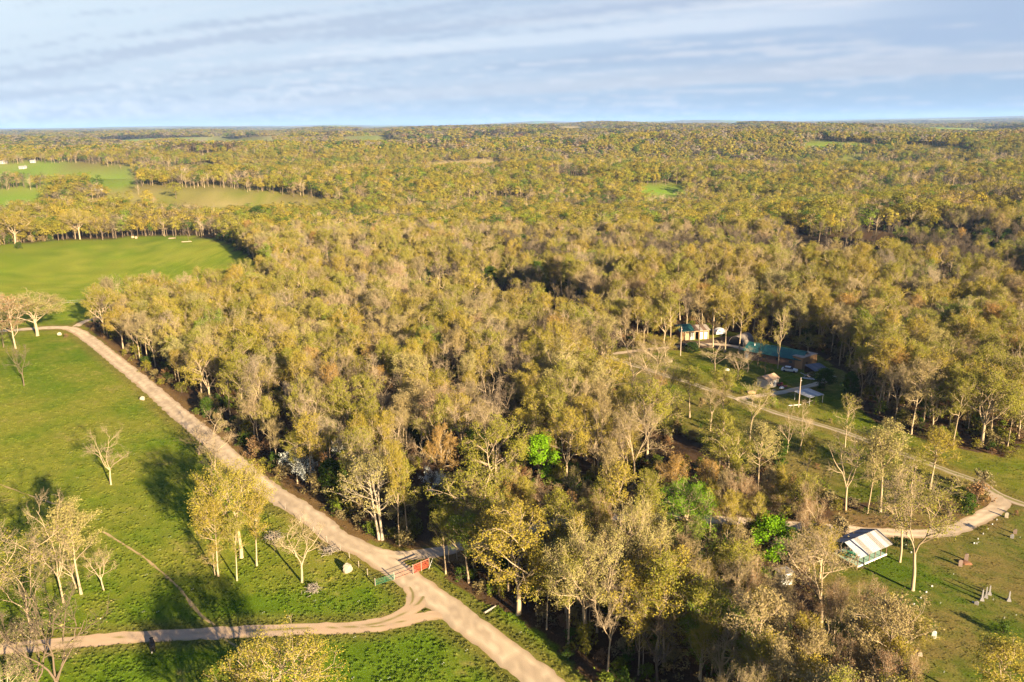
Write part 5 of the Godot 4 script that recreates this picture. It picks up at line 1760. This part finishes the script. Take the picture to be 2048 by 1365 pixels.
	for b in [[Vector2(-36.1, -143.7), 7.0, "dark green cedar at the wood edge beside the dogwoods"], [Vector2(-76.8, -188.4), 5.0, "dark green cedar by the upper gravel road"], [Vector2(83.0, -132.1), 4.0, "dark green cedar in the lane's inner curve"], [Vector2(87.5, -195.1), 7.0, "dark cedar right of the white canopy"], [Vector2(55.7, -155.2), 6.0, "dark green cedar on the strip above the branch road"]]:
		plant("cedar", "deep", b[0].x, b[0].y, b[1], b[1] * 0.3, "cedar", b[2], "dark cedars")
	for b in [[Vector2(87.6, -137.0), 3.0, "russet", "russet bare shrub in the lane's inner curve"], [Vector2(82.7, -134.1), 2.4, "spring", "leafy green shrub in the lane's inner curve"], [Vector2(68.6, -97.1), 1.5, "deep", "small round green bush alone on the churchyard grass"], [Vector2(58.3, -97.1), 1.4, "deep", "low dark bush behind the white gravestone"], [Vector2(66.2, -120.1), 1.6, "dark", "dark shrub right of the pavilion roof"], [Vector2(65.1, -121.1), 1.5, "dark", "dark shrub just behind the pavilion's right corner"], [Vector2(-25.3, -127.9), 2.0, "spring", "fresh green bush at the foot of the triple-stemmed tree"], [Vector2(65.1, -224.8), 2.2, "olive", "olive bush beside the whitish yard rock"], [Vector2(65.9, -190.2), 2.0, "spring", "bright green bush left of the pale pole"], [Vector2(76.9, -191.7), 1.8, "spring", "bright green bush at the white canopy's right post"], [Vector2(-309.0, -498.9), 3.0, "deep", "round dark bush in the meadow's far left"]]:
		plant("bush", b[2], b[0].x, b[0].y, b[1], b[1] * 0.75, "bush", b[3], "", "bush")

	landmarks = [[-18.0, -113.8, "the road gates"], [-23.4, -125.9, "the triple-stemmed tree"], [-14.3, -143.1, "the rounded orange-tan tree"], [29.6, -123.5, "the brilliant light-green tree"], [17.0, -101.5, "the great cream crown"], [58.4, -116.3, "the pavilion"], [42.1, -109.8, "the outhouse"], [70.9, -206.0, "the tan shed"], [60.4, -255.0, "the garage"], [75.1, -251.0, "the hoop hut"], [81.4, -231.8, "the teal-roofed building"], [76.5, -194.4, "the white canopy"], [-168.9, -274.5, "the spreading pale oak"], [-17.7, -148.2, "the dead white snag"], [92.7, -140.0, "the lane junction"], [-44.6, -153.3, "the white dogwoods"], [-63.6, -156.4, "the bare tree leaning over the road"], [-99.2, -202.0, "the boulder beside the long road"], [-163.2, -289.1, "the road bend"], [30.5, -250.7, "the driveway's end pole"], [52.3, -237.4, "the tan utility pole"], [72.4, -190.0, "the pale utility pole"], [-7.9, -149.3, "the fresh dark-green tree"], [5.9, -149.3, "the deep-wood bright green tree"], [9.7, -95.0, "the wide yellow-cream tree"], [18.2, -87.0, "the large white-limbed tree"], [61.7, -134.4, "the white-limbed verge tree"], [43.0, -97.7, "the reddish-tan budding tree"], [31.9, -203.4, "the bare many-limbed lane tree"], [7.3, -96.0, "the slim olive verge tree"], [28.5, -129.8, "the orange-tan tree behind the light-green one"], [81.7, -142.9, "the golden lane-curve tree"], [49.5, -174.8, "the leafy olive yard tree"], [-1.1, -109.3, "the olive slim edge tree"], [-155.8, -455.1, "the meadow's right corner"], [-36.1, -143.7, "the roadside dark cedar"], [87.5, -211.9, "the rubble heap"]]
	# woodland: candidates near the camera
	var near := []
	var step := 5.5
	var z := -34.0
	while z > -500:
		var x := -0.80 * -z - 40
		while x < 0.80 * -z + 40:
			var px := x + rng.randf_range(-0.45, 0.45) * step
			var pz := z + rng.randf_range(-0.45, 0.45) * step
			var keep := rng.randf()
			x += step
			var open := clearing_at(px, pz)
			var stray := open == "brushy" and keep < 0.08 and px < 80 or open == "shaded_gully" and keep < 0.22
			if not stray and (open != "" or not wooded(px, pz)):
				continue
			if road_gap(px, pz) < 2.2 + keep:
				continue
			var strip := px > 22 and pz > -160 and pz < -118
			if strip and keep < 0.45 and not stray:
				continue
			if keep < 0.12 and not stray:
				continue
			var clash := false
			for t: Vector2 in taken:
				if absf(t.x - px) < 3.4 and absf(t.y - pz) < 3.4:
					clash = true
					break
			if clash:
				continue
			var kind := pick_kind(px, pz)
			var tall := rng.randf_range(11.5, 17.5) + 1.5 * n_big.get_noise_2d(px * 4, pz * 4)
			var wide: float = tall * {"oak": 0.35, "tall": 0.215, "tan": 0.25, "bare": 0.30, "thin": 0.2, "green": 0.36, "dim": 0.27}[kind[0]] * rng.randf_range(0.8, 1.2)
			if stray:
				kind = [["dim", "shaded_brown"], ["tall", "olive"], ["dim", "shaded_brown"], ["bare", "pale"]][int(keep * 1000) % 4] if open == "shaded_gully" else [["tan", "tan"], ["bare", "tan"], ["thin", "olive"], ["tan", "olive"]][int(keep * 1000) % 4]
				tall *= 0.78
				wide = tall * 0.24
			if kind[0] in ["thin", "green"]:
				tall *= 0.65
			var top := on_picture(on(px, pz, tall))
			var mid := on_picture(on(px, pz, tall * 0.5))
			var seen := absf(mid.x) < 1.0 and top.y > -0.98 and mid.y < 1.0
			if seen and rng.randf() < hides(open_views, px, pz, tall, wide):
				continue
			near.append([tall / mid.z if seen else 0.0, px, pz, tall, wide, kind])
		z -= step
	for k in 230:
		var px := rng.randf_range(-12, 52)
		var pz := rng.randf_range(-125, -72)
		var keep := rng.randf()
		if clearing_at(px, pz) != "" or road_gap(px, pz) < 1.5 or whereabouts(px, pz) != "in the wood below the branch road":
			continue
		var clash := false
		for t: Vector2 in taken:
			if absf(t.x - px) < 2.0 and absf(t.y - pz) < 2.0:
				clash = true
				break
		if clash:
			continue
		var kind: Array = [["tall", "olive"], ["tall", "tan"], ["tan", "tan"], ["thin", "olive"], ["tall", "gold"], ["tan", "russet"]][int(keep * 6)]
		var tall := rng.randf_range(9.5, 14.5)
		var mid := on_picture(on(px, pz, tall * 0.5))
		var seen := absf(mid.x) < 1.0 and mid.y > -0.98
		if seen and rng.randf() < hides(open_views, px, pz, tall, tall * 0.15):
			continue
		near.append([tall * 0.8 / mid.z if seen else 0.0, px, pz, tall, tall * rng.randf_range(0.13, 0.18), kind])
	near.sort_custom(func(a, b): return a[0] > b[0])
	var budget := 292 - known.size()
	var lots := {}
	for k in near.size():
		var t: Array = near[k]
		var kind: String = t[5][0]
		var tint: String = t[5][1]
		if k < budget and t[0] > 0:
			var where := whereabouts(t[1], t[2])
			plant(kind, tint, t[1], t[2], t[3], t[4], "tree", describe("%s %s" % [TINT_WORDS[tint], KIND_WORDS[kind]], t[1], t[2]), "%s %ss %s" % [TINT_WORDS[tint], KIND_WORDS[kind], where])
			continue
		var v: int = rng.randi() % proto[kind].size()
		put_in(lots, kind, v, t[1], t[2], t[3], t[4], jitter(tints[tint]))
	var wood := Node3D.new()
	wood.name = "forest"
	add_child(wood)
	wood.set_meta("label", "budding spring woodland running back to the horizon")
	wood.set_meta("category", "forest")
	wood.set_meta("kind", "stuff")
	# middle distance
	z = -500.0
	step = 6.4
	while z > -1500:
		var x := 0.80 * z - 40
		while x < -0.80 * z + 40:
			var px := x + rng.randf_range(-0.5, 0.5) * step
			var pz := z + rng.randf_range(-0.5, 0.5) * step
			x += step
			if not wooded(px, pz):
				if not (clearing_at(px, pz) in ["rough", "paddock", "brushy"]) or rng.randf() > 0.02:
					continue
			var c := far_kind(px, pz)
			var tall := rng.randf_range(10.0, 17.5) + 3.5 * n_big.get_noise_2d(px * 4, pz * 4)
			put_in(lots, "mid_" + c[0], rng.randi() % proto["mid_" + c[0]].size(), px, pz, tall, tall * {"oak": 0.46, "tall": 0.35, "tan": 0.33, "bare": 0.3, "dim": 0.28}[c[0]] * rng.randf_range(0.75, 1.3), jitter(c[1]))
		z -= step
	# far woods, then trees that stand for small groups
	for band in [[-1500.0, -2500.0, 7.8, 1.0], [-2500.0, -6000.0, 17.0, 1.25], [-6000.0, -13000.0, 36.0, 1.5]]:
		step = band[2]
		z = band[0]
		while z > band[1]:
			var x := 0.76 * z - 40
			while x < -0.76 * z + 40:
				var px := x + rng.randf_range(-0.5, 0.5) * step
				var pz := z + rng.randf_range(-0.5, 0.5) * step
				x += step
				if not wooded(px, pz):
					continue
				var c := far_kind(px, pz)
				var kind := "far_oak" if c[0] == "oak" else "far_tall"
				var tall: float = rng.randf_range(11.0, 17.0) * band[3]
				put_in(lots, kind, rng.randi() % proto[kind].size(), px, pz, tall, step * 0.80 * rng.randf_range(0.8, 1.2), jitter(c[1]))
			z -= step
	for key in lots:
		var name_parts: PackedStringArray = key.split(":")
		scatter("woodland_trees", proto[name_parts[0]][int(name_parts[1])].both, lots[key][0], lots[key][1], wood)

	# undergrowth of the nearer wood and of the verges
	var under := Node3D.new()
	under.name = "undergrowth"
	add_child(under)
	under.set_meta("label", "brush and saplings on the woodland floor and road verges")
	under.set_meta("category", "undergrowth")
	under.set_meta("kind", "stuff")
	var shrubs := [[], []]
	var colours := [[], []]
	var count := 0
	while count < 5200:
		count += 1
		var pz := -lerpf(60, 330, pow(rng.randf(), 0.8))
		var px := rng.randf_range(0.75 * pz - 10, -0.75 * pz + 10)
		var g := road_gap(px, pz)
		var kind := clearing_at(px, pz)
		if g < 0.8 or kind in ["meadow", "dirt", "glade"]:
			continue
		if kind in ["pasture", "yard", "churchyard", "rough", "brushy"] and (g > 3.0 or rng.randf() > 0.10) and not (kind in ["rough", "brushy"] and rng.randf() < 0.22):
			continue
		var s := rng.randf_range(0.5, 1.25) * (0.55 if kind != "" else 1.0)
		var v := rng.randi() % 2
		shrubs[v].append(Transform3D(Basis(Vector3.UP, rng.randf() * TAU).scaled(Vector3(s, s * rng.randf_range(0.6, 1.3), s)), on(px, pz)))
		var r := rng.randf()
		colours[v].append(jitter(tints["tan"] * 0.85 if r < 0.34 else (tints["russet"] * 0.8 if r < 0.48 else (tints["spring"] * 0.75 if r < 0.62 else (tints["deep"] if r < 0.80 else tints["olive"] * 0.7)))))
	count = 0
	while count < 3800:
		count += 1
		var pz := -rng.randf_range(320, 560)
		var px := rng.randf_range(0.75 * pz - 10, -0.75 * pz + 10)
		if not wooded(px, pz):
			continue
		var s := rng.randf_range(1.0, 2.2)
		var v := rng.randi() % 2
		shrubs[v].append(Transform3D(Basis(Vector3.UP, rng.randf() * TAU).scaled(Vector3(s, s, s)), on(px, pz)))
		var r := rng.randf()
		colours[v].append(jitter(tints["tan"] if r < 0.4 else (tints["olive"] if r < 0.7 else tints["deep"])))
	for v in 2:
		scatter("brush", proto.bush[v].both, shrubs[v], colours[v], under)

	# grass: tufts on the nearer pasture, churchyard, yard and verges
	var field := Node3D.new()
	field.name = "grass"
	add_child(field)
	field.set_meta("label", "tufted grass of the pasture, the yard and the churchyard")
	field.set_meta("category", "grass")
	field.set_meta("kind", "stuff")
	var tuft := Buf.new()
	for k in 7:      # blades that lean together over a small mound
		var a0 := TAU * k / 7.0
		var a1 := TAU * (k + 0.95) / 7.0
		var r := rng.randf_range(0.20, 0.34)
		var out := Vector3(cos((a0 + a1) / 2), 0, sin((a0 + a1) / 2))
		var tip := out * rng.randf_range(0.0, 0.16) + Vector3.UP * rng.randf_range(0.12, 0.24)
		var nn := (Vector3.UP * 0.9 + out * 0.35).normalized()
		var w := rng.randf_range(0.85, 1.15)
		var q := tuft.vert(Vector3(cos(a1) * r, 0, sin(a1) * r), nn, Color(w, w, w))
		tuft.vert(Vector3(cos(a0) * r, 0, sin(a0) * r), nn, Color(w, w, w))
		tuft.vert(tip, nn, Color(w, w, w))
		tuft.tri(q, q + 1, q + 2)
	var tuft_mesh := tuft.mesh()
	tuft_mesh.surface_set_material(0, leaf_mats.any)
	var tufts := []
	var shades := []
	var tries := 0
	while tries < 75000:
		tries += 1
		var pz := -lerpf(62, 240, pow(rng.randf(), 1.3))
		var px := rng.randf_range(maxf(-150, 0.72 * pz - 5), minf(115, -0.72 * pz + 5))
		var kind := clearing_at(px, pz)
		if kind == "" and rng.randf() > 0.15:
			continue
		var g := road_gap(px, pz)
		if g < 0.15 or kind in ["dirt", "meadow"]:
			continue
		var m := n_mid.get_noise_2d(px * 2.5 + 7, pz * 2.5)
		if m + 0.45 * rng.randf() < -0.02 and g > 1.5:
			continue
		var s := rng.randf_range(0.6, 1.3) * (1.0 + 0.5 * maxf(m, 0)) * (0.55 if kind == "churchyard" else (0.7 if kind == "yard" else 1.0))
		tufts.append(Transform3D(Basis(Vector3.UP, rng.randf() * TAU).scaled(Vector3(s, s * 0.8, s)), on(px, pz, -0.02)))
		shades.append(jitter(colour_of_ground(px, pz) * 0.92))
	scatter("tufts", tuft_mesh, tufts, shades, field)
	var speck := Buf.new()
	for k in 3:
		speck.leaf(Vector3(rng.randfn() * 0.12, 0.18, rng.randfn() * 0.12), Vector3.UP, 0.11, k, Color.WHITE)
	var speck_mesh := speck.mesh()
	speck_mesh.surface_set_material(0, leaf_mats.any)
	var places := []
	var whites := []
	for k in 260:
		var px := rng.randf_range(-110, 95)
		var pz := rng.randf_range(-190, -85)
		if clearing_at(px, pz) in ["pasture", "churchyard"] and road_gap(px, pz) > 1:
			places.append(Transform3D(Basis.IDENTITY, on(px, pz)))
			whites.append(Color(0.6, 0.6, 0.5))
	scatter("wildflowers", speck_mesh, places, whites, field)


func jitter(c: Color) -> Color:
	var k := rng.randf_range(0.86, 1.14)
	return Color(c.r * k * rng.randf_range(0.93, 1.07), c.g * k, c.b * k * rng.randf_range(0.85, 1.2))


func put_in(lots: Dictionary, kind: String, v: int, x: float, z: float, tall: float, wide: float, tint: Color) -> void:
	var key := "%s:%d" % [kind, v]
	if not lots.has(key):
		lots[key] = [[], []]
	var p: Dictionary = proto[kind][v]
	lots[key][0].append(Transform3D(Basis(Vector3.UP, rng.randf() * TAU).scaled_local(Vector3(wide / p.wide, tall / p.tall, wide / p.wide)), on(x, z)))
	lots[key][1].append(tint)


func far_kind(x: float, z: float) -> Array:
	var b := n_big.get_noise_2d(x * 2.0 + 500, z * 2.0)
	var r := rng.randf() + 0.75 * b
	var s := rng.randf()
	if n_big.get_noise_2d(x * 3.5 - 700, z * 5.0) > 0.36 and s < 0.6:
		return ["tall", tints.deep if s < 0.42 else tints.spring]
	var stand := n_big.get_noise_2d(x * 0.9 + 1300, z * 3.0)
	if stand > 0.25 and s < 0.7:
		return ["bare", tints.grey] if s < 0.18 else ["dim", tints.shaded_brown]
	if r < 0.10:
		return ["bare", tints.grey]
	if r < 0.24:
		return ["tan", tints.tan if s < 0.75 else tints.russet]
	if s > 0.955:
		return ["tall", tints.deep]
	if s > 0.90:
		return ["oak", tints.spring]
	if r < 0.58:
		return ["tall", tints.olive if s < 0.45 else (tints.gold if s < 0.75 else tints.tan)]
	return ["oak", tints.olive if s < 0.4 else (tints.gold if s < 0.8 else tints.yellow)]
